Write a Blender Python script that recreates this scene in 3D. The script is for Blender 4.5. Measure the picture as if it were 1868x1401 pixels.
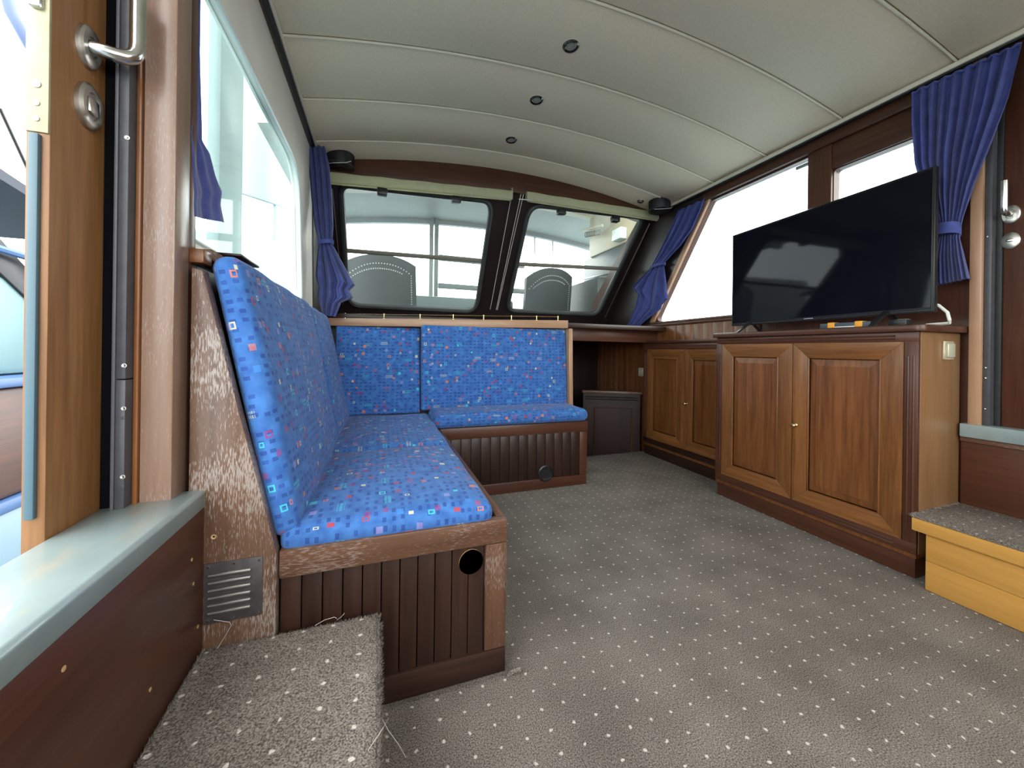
import bpy, bmesh, math, random
from mathutils import Vector, Matrix
random.seed(7)
for o in list(bpy.data.objects): bpy.data.objects.remove(o, do_unlink=True)
SC = bpy.context.scene
COL = SC.collection
R = math.radians

# ---------------------------------------------------------------- camera, sky, exposure
F, CX, CY, H, YAW, ROLL = 683.0, 934.0, 640.0, 0.86, R(19.4), 0.0135
cam = bpy.data.cameras.new('camera'); camo = bpy.data.objects.new('camera', cam); COL.objects.link(camo)
cam.sensor_width = 36.0; cam.sensor_fit = 'HORIZONTAL'; cam.lens = F / 1868 * 36
cam.shift_y = (CY - 700.5) / 1868; cam.clip_start = 0.02; cam.clip_end = 400
camo.matrix_world = Matrix.Translation((0, 0, H)) @ Matrix.Rotation(-YAW, 4, 'Z') @ Matrix.Rotation(R(90), 4, 'X') @ Matrix.Rotation(ROLL, 4, 'Z')
SC.camera = camo

W = bpy.data.worlds.new('sky'); SC.world = W; W.use_nodes = True
wn, wl = W.node_tree.nodes, W.node_tree.links
bg = wn['Background']
tc = wn.new('ShaderNodeTexCoord'); nz = wn.new('ShaderNodeTexNoise'); cr = wn.new('ShaderNodeValToRGB')
nz.inputs['Scale'].default_value = 2.2; nz.inputs['Detail'].default_value = 6
wl.new(tc.outputs['Generated'], nz.inputs['Vector']); wl.new(nz.outputs['Fac'], cr.inputs['Fac']); wl.new(cr.outputs['Color'], bg.inputs['Color'])
cr.color_ramp.elements[0].position = 0.36; cr.color_ramp.elements[0].color = (0.80, 0.91, 1.0, 1)
cr.color_ramp.elements[1].position = 0.56; cr.color_ramp.elements[1].color = (1.0, 0.985, 0.94, 1)
bg.inputs['Strength'].default_value = 5.0

vs = SC.view_settings
SC.display_settings.display_device = 'sRGB'
vs.view_transform = 'Standard'; vs.look = 'None'; vs.gamma = 1.0; vs.use_curve_mapping = False
vs.exposure = 0.75

# ---------------------------------------------------------------- helpers
_fw = Vector((math.sin(YAW), math.cos(YAW), 0)); _rt = Vector((math.cos(YAW), -math.sin(YAW), 0)); _up = Vector((0, 0, 1))
def at(x, y, axis, val):
    """photo pixel -> point on the plane axis = val"""
    u = (x - CX) / F; v = -(y - CY) / F; c, s = math.cos(ROLL), math.sin(ROLL)
    r = _fw + (c*u - s*v)*_rt + (s*u + c*v)*_up
    i = 'XYZ'.index(axis); o = Vector((0, 0, H)); t = (val - o[i]) / r[i]
    return o + r*t

class MB:
    def __init__(self): self.v = []; self.f = []; self.uv = {}
    def add(self, vs, fs):
        b = len(self.v); self.v += [tuple(p) for p in vs]; self.f += [tuple(i + b for i in f) for f in fs]; return self
    def addbm(self, bm):
        bm.verts.ensure_lookup_table(); bm.verts.index_update()
        self.add([v.co for v in bm.verts], [[v.index for v in f.verts] for f in bm.faces]); bm.free(); return self
    def box(self, x0, x1, y0, y1, z0, z1, bev=0.0, seg=2):
        bm = bmesh.new(); bmesh.ops.create_cube(bm, size=1)
        for v in bm.verts:
            v.co = Vector(((x0+x1)/2 + v.co.x*(x1-x0), (y0+y1)/2 + v.co.y*(y1-y0), (z0+z1)/2 + v.co.z*(z1-z0)))
        if bev > 0: bmesh.ops.bevel(bm, geom=list(bm.edges), offset=min(bev, .45*min(abs(x1-x0), abs(y1-y0), abs(z1-z0))), segments=seg, affect='EDGES', profile=.5)
        return self.addbm(bm)
    def prism(self, poly, ext, bev=0.0):
        """poly: 3d loop, ext: extrude vector"""
        bm = bmesh.new(); e = Vector(ext)
        a = [bm.verts.new(p) for p in poly]; b = [bm.verts.new(Vector(p) + e) for p in poly]; n = len(a)
        bm.faces.new(a); bm.faces.new(b[::-1])
        for i in range(n): bm.faces.new([a[i], b[i], b[(i+1) % n], a[(i+1) % n]])
        bmesh.ops.recalc_face_normals(bm, faces=list(bm.faces))
        if bev > 0: bmesh.ops.bevel(bm, geom=list(bm.edges), offset=bev, segments=2, affect='EDGES', profile=.5)
        return self.addbm(bm)
    def tube(self, path, r, n=8, closed=False, cap=True):
        P = [Vector(p) for p in path]; m = len(P); rings = []
        up = Vector((0, 0, 1)); prev = None
        for i in range(m):
            if closed: t = P[(i+1) % m] - P[i-1]
            else: t = P[min(i+1, m-1)] - P[max(i-1, 0)]
            t.normalize()
            a = prev if prev is not None else (up if abs(t.z) < .9 else Vector((1, 0, 0)))
            a = (a - t*a.dot(t)).normalized(); prev = a; b = t.cross(a)
            rr = r[i] if isinstance(r, (list, tuple)) else r
            rings.append([P[i] + rr*(math.cos(2*math.pi*k/n)*a + math.sin(2*math.pi*k/n)*b) for k in range(n)])
        vs = [p for g in rings for p in g]; fs = []
        for i in range(m if closed else m-1):
            for k in range(n):
                j = (i+1) % m
                fs.append((i*n+k, i*n+(k+1) % n, j*n+(k+1) % n, j*n+k))
        if cap and not closed: fs += [tuple(range(n))[::-1], tuple((m-1)*n+k for k in range(n))]
        return self.add(vs, fs)
    def lathe(self, o, ax, prof, n=24, sx=1.0, side=None):
        """prof: (radius, distance along ax); sx stretches the first cross axis"""
        o = Vector(o); ax = Vector(ax).normalized()
        a = Vector(side) if side else (Vector((0, 0, 1)) if abs(ax.z) < .9 else Vector((1, 0, 0)))
        a = (a - ax*a.dot(ax)).normalized(); b = ax.cross(a); vs = []; fs = []
        for (r, d) in prof:
            for k in range(n):
                t = 2*math.pi*k/n; vs.append(o + ax*d + a*r*sx*math.cos(t) + b*r*math.sin(t))
        for i in range(len(prof)-1):
            for k in range(n): fs.append((i*n+k, i*n+(k+1) % n, (i+1)*n+(k+1) % n, (i+1)*n+k))
        if prof[0][0] > 1e-6: fs.append(tuple(range(n))[::-1])
        if prof[-1][0] > 1e-6: fs.append(tuple((len(prof)-1)*n+k for k in range(n)))
        return self.add(vs, fs)
    def grid(self, fn, nu, nv):
        vs = [fn(i/nu, j/nv) for i in range(nu+1) for j in range(nv+1)]
        fs = [(i*(nv+1)+j, (i+1)*(nv+1)+j, (i+1)*(nv+1)+j+1, i*(nv+1)+j+1) for i in range(nu) for j in range(nv)]
        return self.add(vs, fs)
    def plate(self, outer, holes, mp, ext):
        """flat plate with holes; 2d loops, mp maps 2d to 3d, ext extrude vector"""
        bm = bmesh.new(); e = Vector(ext); loops = []
        for lp in [outer] + holes: loops.append([bm.verts.new(mp(*p)) for p in lp])
        ed = []
        for lp in loops:
            for i in range(len(lp)): ed.append(bm.edges.new((lp[i], lp[(i+1) % len(lp)])))
        bmesh.ops.triangle_fill(bm, use_beauty=True, use_dissolve=False, edges=ed)
        fs = list(bm.faces); mpv = {}
        for lp in loops:
            for v in lp: mpv[v] = bm.verts.new(v.co + e)
        for f in fs: bm.faces.new([mpv[v] for v in f.verts][::-1])
        for lp in loops:
            for i in range(len(lp)):
                a, b = lp[i], lp[(i+1) % len(lp)]; bm.faces.new([a, b, mpv[b], mpv[a]])
        bmesh.ops.recalc_face_normals(bm, faces=list(bm.faces))
        return self.addbm(bm)

WL = {}   # world location of each object
def mesh_obj(name, mb, mat, parent=None, smooth=True, origin=None, fn_uv=None):
    if parent is not None: o0 = WL[parent.name]
    elif origin is not None: o0 = Vector(origin)
    else:
        xs = [v[0] for v in mb.v]; ys = [v[1] for v in mb.v]; zs = [v[2] for v in mb.v]
        o0 = Vector(((min(xs)+max(xs))/2, (min(ys)+max(ys))/2, min(zs)))
    me = bpy.data.meshes.new(name)
    me.from_pydata([tuple(Vector(v) - o0) for v in mb.v], [], mb.f); me.update()
    bm = bmesh.new(); bm.from_mesh(me); bmesh.ops.recalc_face_normals(bm, faces=list(bm.faces)); bm.to_mesh(me); bm.free()
    if fn_uv:
        ul = me.uv_layers.new(name='UVMap')
        for p in me.polygons:
            for li in p.loop_indices:
                ul.data[li].uv = fn_uv(me.vertices[me.loops[li].vertex_index].co + o0, p.normal)
    if smooth:
        for p in me.polygons: p.use_smooth = True
        me.set_sharp_from_angle(angle=R(40))
    me.materials.append(mat)
    ob = bpy.data.objects.new(name, me); COL.objects.link(ob)
    if parent is not None: ob.parent = parent; WL[ob.name] = o0
    else: ob.location = o0; WL[ob.name] = o0
    return ob
def tag(o, label, cat, group=None, kind=None):
    if label: o['label'] = label
    if cat: o['category'] = cat
    if group: o['group'] = group
    if kind: o['kind'] = kind
    return o
def thing(name, loc, label=None, cat=None, group=None, kind=None):
    o = bpy.data.objects.new(name, None); COL.objects.link(o); o.location = loc; o.empty_display_size = .05
    WL[o.name] = Vector(loc); return tag(o, label, cat, group, kind)
def bx(name, mat, parent, *a, bev=.002): return mesh_obj(name, MB().box(*a, bev=bev), mat, parent)
def copy_tree(o, dloc=(0, 0, 0), parent=None):
    c = o.copy(); COL.objects.link(c); c.parent = parent
    if parent is None: c.location = o.location + Vector(dloc); WL[c.name] = WL[o.name] + Vector(dloc)
    for ch in [x for x in bpy.data.objects if x.parent == o]: copy_tree(ch, parent=c)
    return c
def share(src, dloc, parent):     # one more piece that shares mesh data
    c = src.copy(); COL.objects.link(c); c.parent = parent; c.location = src.location + Vector(dloc); return c
def rrect(x0, x1, y0, y1, r, n=6):
    pts = []
    for cx, cy, a0 in ((x1-r, y1-r, 0), (x0+r, y1-r, 90), (x0+r, y0+r, 180), (x1-r, y0+r, 270)):
        for i in range(n+1):
            a = R(a0 + 90*i/n); pts.append((cx + r*math.cos(a), cy + r*math.sin(a)))
    return pts
def round_poly(pts, rs, n=6):
    out = []; m = len(pts)
    for i in range(m):
        p = Vector(pts[i]); a = (Vector(pts[i-1]) - p); b = (Vector(pts[(i+1) % m]) - p); r = rs[i]
        a.normalize(); b.normalize(); ang = a.angle(b); d = r/math.tan(ang/2)
        s, e = p + a*d, p + b*d
        for k in range(n+1):
            t = k/n; out.append(tuple((1-t)**2*s + 2*t*(1-t)*p + t*t*e))
    return out

# ---------------------------------------------------------------- materials
MATS = {}
def newmat(name):
    m = bpy.data.materials.new(name); m.use_nodes = True; nt = m.node_tree
    return m, nt, nt.nodes, nt.links, nt.nodes['Principled BSDF']
def plain(name, col, rough=.5, metal=0, noise=.0, nscale=40, bump=0, coat=0, spec=.5):
    if name in MATS: return MATS[name]
    m, nt, N, L, b = newmat(name)
    b.inputs['Base Color'].default_value = (*col, 1); b.inputs['Roughness'].default_value = rough; b.inputs['Metallic'].default_value = metal
    b.inputs['Coat Weight'].default_value = coat; b.inputs['Specular IOR Level'].default_value = spec
    t = N.new('ShaderNodeTexCoord'); n = N.new('ShaderNodeTexNoise'); n.inputs['Scale'].default_value = nscale; n.inputs['Detail'].default_value = 4
    L.new(t.outputs['Object'], n.inputs['Vector'])
    if noise > 0:
        r = N.new('ShaderNodeValToRGB'); r.color_ramp.elements[0].position = .3; r.color_ramp.elements[1].position = .7
        r.color_ramp.elements[0].color = (*[c*(1-noise) for c in col], 1); r.color_ramp.elements[1].color = (*[min(1, c*(1+noise)) for c in col], 1)
        L.new(n.outputs['Fac'], r.inputs['Fac']); L.new(r.outputs['Color'], b.inputs['Base Color'])
    if bump > 0:
        bp = N.new('ShaderNodeBump'); bp.inputs['Strength'].default_value = bump; bp.inputs['Distance'].default_value = .002
        L.new(n.outputs['Fac'], bp.inputs['Height']); L.new(bp.outputs['Normal'], b.inputs['Normal'])
    MATS[name] = m; return m

def wood(style, axis):
    key = 'wood_' + style + '_' + axis
    if key in MATS: return MATS[key]
    S = dict(dark=((.010, .004, .003), (.044, .019, .012), .38), mid=((.058, .018, .0058), (.255, .096, .029), .32),
             red=((.040, .0135, .0075), (.105, .038, .020), .36), teak=((.12, .050, .016), (.30, .145, .052), .42),
             post=((.17, .098, .064), (.27, .178, .132), .28), rail=((.058, .025, .013), (.150, .074, .042), .42),
             orange=((.50, .245, .050), (.62, .335, .085), .38), pale=((.30, .165, .095), (.44, .27, .165), .32),
             gold=((.072, .024, .0075), (.30, .124, .038), .32), shaded=((.006, .003, .002), (.024, .010, .006), .4), lit_end=((.17, .082, .034), (.27, .145, .060), .30),  # well wood darkened as shade, cabinet-end wood lightened as if lit
             worn=((.060, .029, .016), (.165, .092, .057), .42), ply=((.42, .27, .11), (.55, .38, .18), .4))[style]
    m, nt, N, L, b = newmat(key)
    t = N.new('ShaderNodeTexCoord'); oi = N.new('ShaderNodeObjectInfo'); mp = N.new('ShaderNodeMapping')
    sc = {'X': (1, 18, 18), 'Y': (18, 1, 18), 'Z': (18, 18, 1)}[axis]; mp.inputs['Scale'].default_value = sc
    L.new(t.outputs['Object'], mp.inputs['Vector'])
    ml = N.new('ShaderNodeMath'); ml.operation = 'MULTIPLY'; ml.inputs[1].default_value = 37.0; L.new(oi.outputs['Random'], ml.inputs[0])
    n1 = N.new('ShaderNodeTexNoise'); n1.noise_dimensions = '4D'; n1.inputs['Scale'].default_value = 1.3; n1.inputs['Detail'].default_value = 5; n1.inputs['Roughness'].default_value = .6; n1.inputs['Distortion'].default_value = .6
    n2 = N.new('ShaderNodeTexNoise'); n2.noise_dimensions = '4D'; n2.inputs['Scale'].default_value = 7.0; n2.inputs['Detail'].default_value = 6
    for n in (n1, n2): L.new(mp.outputs['Vector'], n.inputs['Vector']); L.new(ml.outputs[0], n.inputs['W'])
    mx = N.new('ShaderNodeMix'); mx.inputs['Factor'].default_value = .38; L.new(n1.outputs['Fac'], mx.inputs['A']); L.new(n2.outputs['Fac'], mx.inputs['B'])
    r = N.new('ShaderNodeValToRGB'); r.color_ramp.elements[0].position = .30; r.color_ramp.elements[1].position = .70
    r.color_ramp.elements[0].color = (*S[0], 1); r.color_ramp.elements[1].color = (*S[1], 1)
    L.new(mx.outputs['Result'], r.inputs['Fac'])
    col = r.outputs['Color']
    if style in ('worn', 'rail', 'post'):
        # old varnish flaking off: pale grey streaks with a shape of their own
        mp2 = N.new('ShaderNodeMapping'); k = {'X': (14, 110, 110), 'Y': (110, 14, 110), 'Z': (110, 110, 14)}[axis]; mp2.inputs['Scale'].default_value = k
        L.new(t.outputs['Object'], mp2.inputs['Vector'])
        f1 = N.new('ShaderNodeTexNoise'); f1.inputs['Scale'].default_value = 5.0; f1.inputs['Detail'].default_value = 5; L.new(mp2.outputs['Vector'], f1.inputs['Vector'])
        f2 = N.new('ShaderNodeTexNoise'); f2.inputs['Scale'].default_value = 7; f2.inputs['Detail'].default_value = 3; L.new(t.outputs['Object'], f2.inputs['Vector'])
        ad = N.new('ShaderNodeMath'); ad.operation = 'MULTIPLY_ADD'; ad.inputs[1].default_value = .6; L.new(f2.outputs['Fac'], ad.inputs[0]); L.new(f1.outputs['Fac'], ad.inputs[2])
        rr = N.new('ShaderNodeValToRGB'); lo = {'worn': .815, 'rail': .86, 'post': .90}[style]
        mr = N.new('ShaderNodeMapRange'); mr.inputs['From Min'].default_value = lo; mr.inputs['From Max'].default_value = lo + .10; L.new(ad.outputs[0], mr.inputs['Value'])
        m2 = N.new('ShaderNodeMix'); m2.data_type = 'RGBA'; m2.inputs['B'].default_value = (.31, .272, .245, 1)
        sc2 = N.new('ShaderNodeMath'); sc2.operation = 'MULTIPLY'; sc2.inputs[1].default_value = {'worn': .75, 'rail': .45, 'post': .6}[style]; L.new(mr.outputs['Result'], sc2.inputs[0])
        L.new(sc2.outputs[0], m2.inputs['Factor']); L.new(col, m2.inputs['A']); col = m2.outputs['Result']
        N.remove(rr)
    L.new(col, b.inputs['Base Color'])
    b.inputs['Roughness'].default_value = S[2]; b.inputs['Coat Weight'].default_value = .10; b.inputs['Coat Roughness'].default_value = .22; b.inputs['Specular IOR Level'].default_value = .35
    bp = N.new('ShaderNodeBump'); bp.inputs['Strength'].default_value = .12; bp.inputs['Distance'].default_value = .001
    L.new(n2.outputs['Fac'], bp.inputs['Height']); L.new(bp.outputs['Normal'], b.inputs['Normal'])
    MATS[key] = m; return m

def carpet_mat():
    m, nt, N, L, b = newmat('carpet')
    t = N.new('ShaderNodeTexCoord'); ge = N.new('ShaderNodeNewGeometry')
    n1 = N.new('ShaderNodeTexNoise'); n1.inputs['Scale'].default_value = 330; n1.inputs['Detail'].default_value = 3; L.new(ge.outputs['Position'], n1.inputs['Vector'])
    n2 = N.new('ShaderNodeTexNoise'); n2.inputs['Scale'].default_value = 5; n2.inputs['Detail'].default_value = 4; L.new(ge.outputs['Position'], n2.inputs['Vector'])
    r1 = N.new('ShaderNodeValToRGB'); r1.color_ramp.elements[0].position = .33; r1.color_ramp.elements[1].position = .70
    r1.color_ramp.elements[0].color = (.070, .061, .053, 1); r1.color_ramp.elements[1].color = (.36, .318, .278, 1); L.new(n1.outputs['Fac'], r1.inputs['Fac'])
    mr = N.new('ShaderNodeMapRange'); mr.inputs['From Min'].default_value = .3; mr.inputs['From Max'].default_value = .7; mr.inputs['To Min'].default_value = .8; mr.inputs['To Max'].default_value = 1.15
    L.new(n2.outputs['Fac'], mr.inputs['Value'])
    mu = N.new('ShaderNodeMix'); mu.data_type = 'RGBA'; mu.blend_type = 'MULTIPLY'; mu.inputs['Factor'].default_value = 1
    L.new(r1.outputs['Color'], mu.inputs['A']); L.new(mr.outputs['Result'], mu.inputs['B'])
    # woven pale dots on a 58 x 52 mm lattice
    sx = N.new('ShaderNodeVectorMath'); sx.operation = 'MULTIPLY'; sx.inputs[1].default_value = (1/.0585, 1/.0522, 0)
    wob = N.new('ShaderNodeTexNoise'); wob.inputs['Scale'].default_value = 140; L.new(ge.outputs['Position'], wob.inputs['Vector'])
    wv = N.new('ShaderNodeVectorMath'); wv.operation = 'SUBTRACT'; wv.inputs[1].default_value = (.5, .5, .5); L.new(wob.outputs['Color'], wv.inputs[0])
    ws = N.new('ShaderNodeVectorMath'); ws.operation = 'SCALE'; ws.inputs['Scale'].default_value = .009; L.new(wv.outputs[0], ws.inputs[0])
    wa = N.new('ShaderNodeVectorMath'); wa.operation = 'ADD'; L.new(ge.outputs['Position'], wa.inputs[0]); L.new(ws.outputs[0], wa.inputs[1])
    of = N.new('ShaderNodeVectorMath'); of.operation = 'ADD'; of.inputs[1].default_value = (.150 + .0585*10 + .02925, -.873 + .0522*40 + .0261, 0); L.new(wa.outputs[0], of.inputs[0])
    L.new(of.outputs[0], sx.inputs[0])
    fr = N.new('ShaderNodeVectorMath'); fr.operation = 'FRACTION'; L.new(sx.outputs[0], fr.inputs[0])
    sb = N.new('ShaderNodeVectorMath'); sb.operation = 'SUBTRACT'; sb.inputs[1].default_value = (.5, .5, 0); L.new(fr.outputs[0], sb.inputs[0])
    ln = N.new('ShaderNodeVectorMath'); ln.operation = 'LENGTH'; L.new(sb.outputs[0], ln.inputs[0])
    md = N.new('ShaderNodeMapRange'); md.inputs['From Min'].default_value = .082; md.inputs['From Max'].default_value = .045; L.new(ln.outputs['Value'], md.inputs['Value'])
    dm = N.new('ShaderNodeMix'); dm.data_type = 'RGBA'; dm.inputs['B'].default_value = (.66, .61, .55, 1)
    L.new(md.outputs['Result'], dm.inputs['Factor']); L.new(mu.outputs['Result'], dm.inputs['A']); L.new(dm.outputs['Result'], b.inputs['Base Color'])
    b.inputs['Roughness'].default_value = .95; b.inputs['Specular IOR Level'].default_value = .1
    bp = N.new('ShaderNodeBump'); bp.inputs['Strength'].default_value = .8; bp.inputs['Distance'].default_value = .004
    L.new(n1.outputs['Fac'], bp.inputs['Height']); L.new(bp.outputs['Normal'], b.inputs['Normal'])
    return m

def fabric_mat():
    m, nt, N, L, b = newmat('printed_fabric')
    uv = N.new('ShaderNodeUVMap')
    def vm(op, a, bb=None, sc=None):
        n = N.new('ShaderNodeVectorMath'); n.operation = op
        if hasattr(a, 'is_linked'): L.new(a, n.inputs[0])
        else: n.inputs[0].default_value = a
        if bb is not None:
            if hasattr(bb, 'is_linked'): L.new(bb, n.inputs[1])
            else: n.inputs[1].default_value = bb
        return n.outputs['Value'] if op in ('LENGTH', 'DOT_PRODUCT') else n.outputs['Vector']
    def mt(op, a, bb=0.0, c=None):
        n = N.new('ShaderNodeMath'); n.operation = op
        for i, v in enumerate((a, bb, c)):
            if v is None: continue
            if hasattr(v, 'is_linked'): L.new(v, n.inputs[i])
            else: n.inputs[i].default_value = v
        return n.outputs[0]
    def mixc(fac, a, bb):
        n = N.new('ShaderNodeMix'); n.data_type = 'RGBA'; L.new(fac, n.inputs['Factor'])
        for k, v in (('A', a), ('B', bb)):
            if hasattr(v, 'is_linked'): L.new(v, n.inputs[k])
            else: n.inputs[k].default_value = (*v, 1)
        return n.outputs['Result']
    def noise(scale, detail=3):
        n = N.new('ShaderNodeTexNoise'); n.inputs['Scale'].default_value = scale; n.inputs['Detail'].default_value = detail; L.new(uv.outputs['UV'], n.inputs['Vector']); return n.outputs['Fac']
    base = N.new('ShaderNodeValToRGB'); base.color_ramp.elements[0].position = .32; base.color_ramp.elements[1].position = .68
    base.color_ramp.elements[0].color = (.028, .100, .31, 1); base.color_ramp.elements[1].color = (.052, .165, .44, 1); L.new(noise(30, 6), base.inputs['Fac'])
    col = base.outputs['Color']
    def layer(cw, ch, off, prob, rw, rh, jit, cols, ring, alpha=1.0, col=None):
        s = vm('MULTIPLY', vm('ADD', uv.outputs['UV'], (off, off*1.7, 0)), (1/cw, 1/ch, 0))
        idv = vm('FLOOR', s); fr = vm('FRACTION', s)
        wnz = N.new('ShaderNodeTexWhiteNoise'); wnz.noise_dimensions = '2D'; L.new(idv, wnz.inputs['Vector'])
        w2 = N.new('ShaderNodeTexWhiteNoise'); w2.noise_dimensions = '2D'; L.new(vm('ADD', idv, (17.3, 5.1, 0)), w2.inputs['Vector'])
        jv = vm('MULTIPLY', vm('SUBTRACT', wnz.outputs['Color'], (.5, .5, .5)), (jit, jit, 0))
        d = vm('ABSOLUTE', vm('SUBTRACT', vm('SUBTRACT', fr, (.5, .5, 0)), jv))
        d = vm('MULTIPLY', d, (cw/rw, ch/rh, 0))
        sp = N.new('ShaderNodeSeparateXYZ'); L.new(d, sp.inputs[0])
        mxd = mt('MAXIMUM', sp.outputs['X'], sp.outputs['Y'])
        inside = mt('LESS_THAN', mxd, 1.0)
        s3 = N.new('ShaderNodeSeparateColor'); L.new(w2.outputs['Color'], s3.inputs[0])
        on = mt('LESS_THAN', s3.outputs['Red'], prob)
        if ring:
            hole = mt('MULTIPLY', mt('LESS_THAN', mxd, .58), mt('LESS_THAN', s3.outputs['Blue'], .65))
            inside = mt('MULTIPLY', inside, mt('SUBTRACT', 1.0, hole))
        fac = mt('MULTIPLY', mt('MULTIPLY', inside, on), alpha)
        cr = N.new('ShaderNodeValToRGB'); cr.color_ramp.interpolation = 'CONSTANT'
        e = cr.color_ramp.elements
        while len(e) < len(cols): e.new(.5)
        for i, c in enumerate(cols): e[i].position = i/len(cols); e[i].color = (*c, 1)
        L.new(s3.outputs['Green'], cr.inputs['Fac'])
        return mixc(fac, col, cr.outputs['Color'])
    navy = (.012, .030, .17); red = (.36, .05, .06); org = (.55, .17, .08); teal = (.05, .48, .58); cream = (.52, .52, .34); mag = (.25, .03, .14); lil = (.30, .26, .55)
    col = layer(.026, .021, .31, .62, .0075, .0045, .18, [navy, (.018, .05, .24), navy], False, .62, col)
    col = layer(.052, .0415, .11, .30, .0085, .0075, .55, [red, org, mag, lil, (.05, .22, .60)], False, .55, col)
    col = layer(.064, .058, .77, .34, .0082, .0082, .6, [org, red, cream, teal, mag, org], True, .88, col)
    col = layer(.083, .071, .43, .30, .0055, .0060, .65, [cream, teal, org, cream], True, .9, col)
    # short comb-like dashes
    cmb = layer(.118, .096, .59, .42, .020, .009, .45, [teal, red, cream, teal], False, .8, col)
    s5 = vm('MULTIPLY', uv.outputs['UV'], (1/.0056, 1/.0105, 0)); f5 = N.new('ShaderNodeSeparateXYZ'); L.new(vm('FRACTION', s5), f5.inputs[0])
    stripe = mt('MULTIPLY', mt('GREATER_THAN', f5.outputs['X'], .52), mt('GREATER_THAN', f5.outputs['Y'], .35))
    col = mixc(stripe, col, cmb)
    L.new(col, b.inputs['Base Color']); b.inputs['Roughness'].default_value = .85; b.inputs['Specular IOR Level'].default_value = .25; b.inputs['Sheen Weight'].default_value = .08; b.inputs['Sheen Roughness'].default_value = .5
    bp = N.new('ShaderNodeBump'); bp.inputs['Strength'].default_value = .25; bp.inputs['Distance'].default_value = .006; L.new(noise(9, 4), bp.inputs['Height'])
    bp2 = N.new('ShaderNodeBump'); bp2.inputs['Strength'].default_value = .2; bp2.inputs['Distance'].default_value = .001; L.new(noise(700, 2), bp2.inputs['Height']); L.new(bp.outputs['Normal'], bp2.inputs['Normal'])
    L.new(bp2.outputs['Normal'], b.inputs['Normal'])
    return m

def glass_mat(name, tint=(1, 1, 1), milk=.0, gloss=.06, milkcol=(.85, .95, .93)):
    m, nt, N, L, b = newmat(name); N.remove(b); out = N['Material Output']
    tr = N.new('ShaderNodeBsdfTransparent'); tr.inputs['Color'].default_value = (*tint, 1)
    gl = N.new('ShaderNodeBsdfGlossy'); gl.inputs['Roughness'].default_value = .02
    mx = N.new('ShaderNodeMixShader'); mx.inputs[0].default_value = gloss; L.new(tr.outputs[0], mx.inputs[1]); L.new(gl.outputs[0], mx.inputs[2]); s = mx.outputs[0]
    if milk > 0:
        tl = N.new('ShaderNodeBsdfTranslucent'); tl.inputs['Color'].default_value = (*milkcol, 1)
        nn = N.new('ShaderNodeTexNoise'); nn.inputs['Scale'].default_value = 9; mr = N.new('ShaderNodeMapRange'); mr.inputs['To Min'].default_value = milk*.7; mr.inputs['To Max'].default_value = milk*1.3
        L.new(nn.outputs['Fac'], mr.inputs['Value'])
        m2 = N.new('ShaderNodeMixShader'); L.new(mr.outputs[0], m2.inputs[0]); L.new(s, m2.inputs[1]); L.new(tl.outputs[0], m2.inputs[2]); s = m2.outputs[0]
    L.new(s, out.inputs['Surface']); return m

CARPET = carpet_mat(); FABRIC = fabric_mat()
HEAD = plain('headliner_vinyl', (.74, .635, .470), .6, noise=.05, nscale=120, bump=.15)
PIPING = plain('piping', (.72, .66, .52), .5)
BLACK = plain('black_plastic', (.010, .010, .012), .38, noise=.2)
RUBBER = plain('rubber', (.016, .017, .018), .55, noise=.2)
DKFRAME = plain('dark_painted_frame', (.020, .013, .013), .33, noise=.25, nscale=8)
GREYPAINT = plain('grey_blue_paint', (.23, .30, .305), .35, noise=.16, nscale=7, bump=.1, coat=.3)
def worn_paint():
    m = GREYPAINT; N, L = m.node_tree.nodes, m.node_tree.links; b = N['Principled BSDF']; src = b.inputs['Base Color'].links[0].from_socket
    t = N.new('ShaderNodeTexCoord'); n = N.new('ShaderNodeTexNoise'); n.inputs['Scale'].default_value = 9; n.inputs['Detail'].default_value = 8; n.inputs['Roughness'].default_value = .7
    mp = N.new('ShaderNodeMapping'); mp.inputs['Scale'].default_value = (2.2, .7, 1); L.new(t.outputs['Object'], mp.inputs['Vector']); L.new(mp.outputs['Vector'], n.inputs['Vector'])
    r = N.new('ShaderNodeMapRange'); r.inputs['From Min'].default_value = .53; r.inputs['From Max'].default_value = .70; r.inputs['To Max'].default_value = .65; L.new(n.outputs['Fac'], r.inputs['Value'])
    x = N.new('ShaderNodeMix'); x.data_type = 'RGBA'; x.inputs['B'].default_value = (.36, .335, .26, 1); L.new(r.outputs['Result'], x.inputs['Factor']); L.new(src, x.inputs['A']); L.new(x.outputs['Result'], b.inputs['Base Color'])
worn_paint()
STEEL = plain('steel', (.62, .62, .60), .22, 1, noise=.06)
BRUSHED = plain('brushed_nickel', (.52, .50, .46), .36, 1, noise=.08)
BRASS = plain('brass', (.70, .52, .26), .25, 1, noise=.1)
PALEBRASS = plain('old_brass_plate', (.34, .31, .20), .5, .35, noise=.16, nscale=22)
DGREY = plain('grey_profile', (.052, .052, .060), .42, noise=.15)
CURTAIN = None
WHITE = plain('white_gelcoat', (.80, .82, .80), .3, noise=.03, nscale=3)
CREAM = plain('cream_paint', (.46, .40, .28), .4, noise=.05, nscale=4)
BLIND = plain('cream_blind', (.80, .79, .56), .7, noise=.08, nscale=30)
LINING = plain('pale_lining', (.74, .70, .62), .45, noise=.06, nscale=5)
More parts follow.
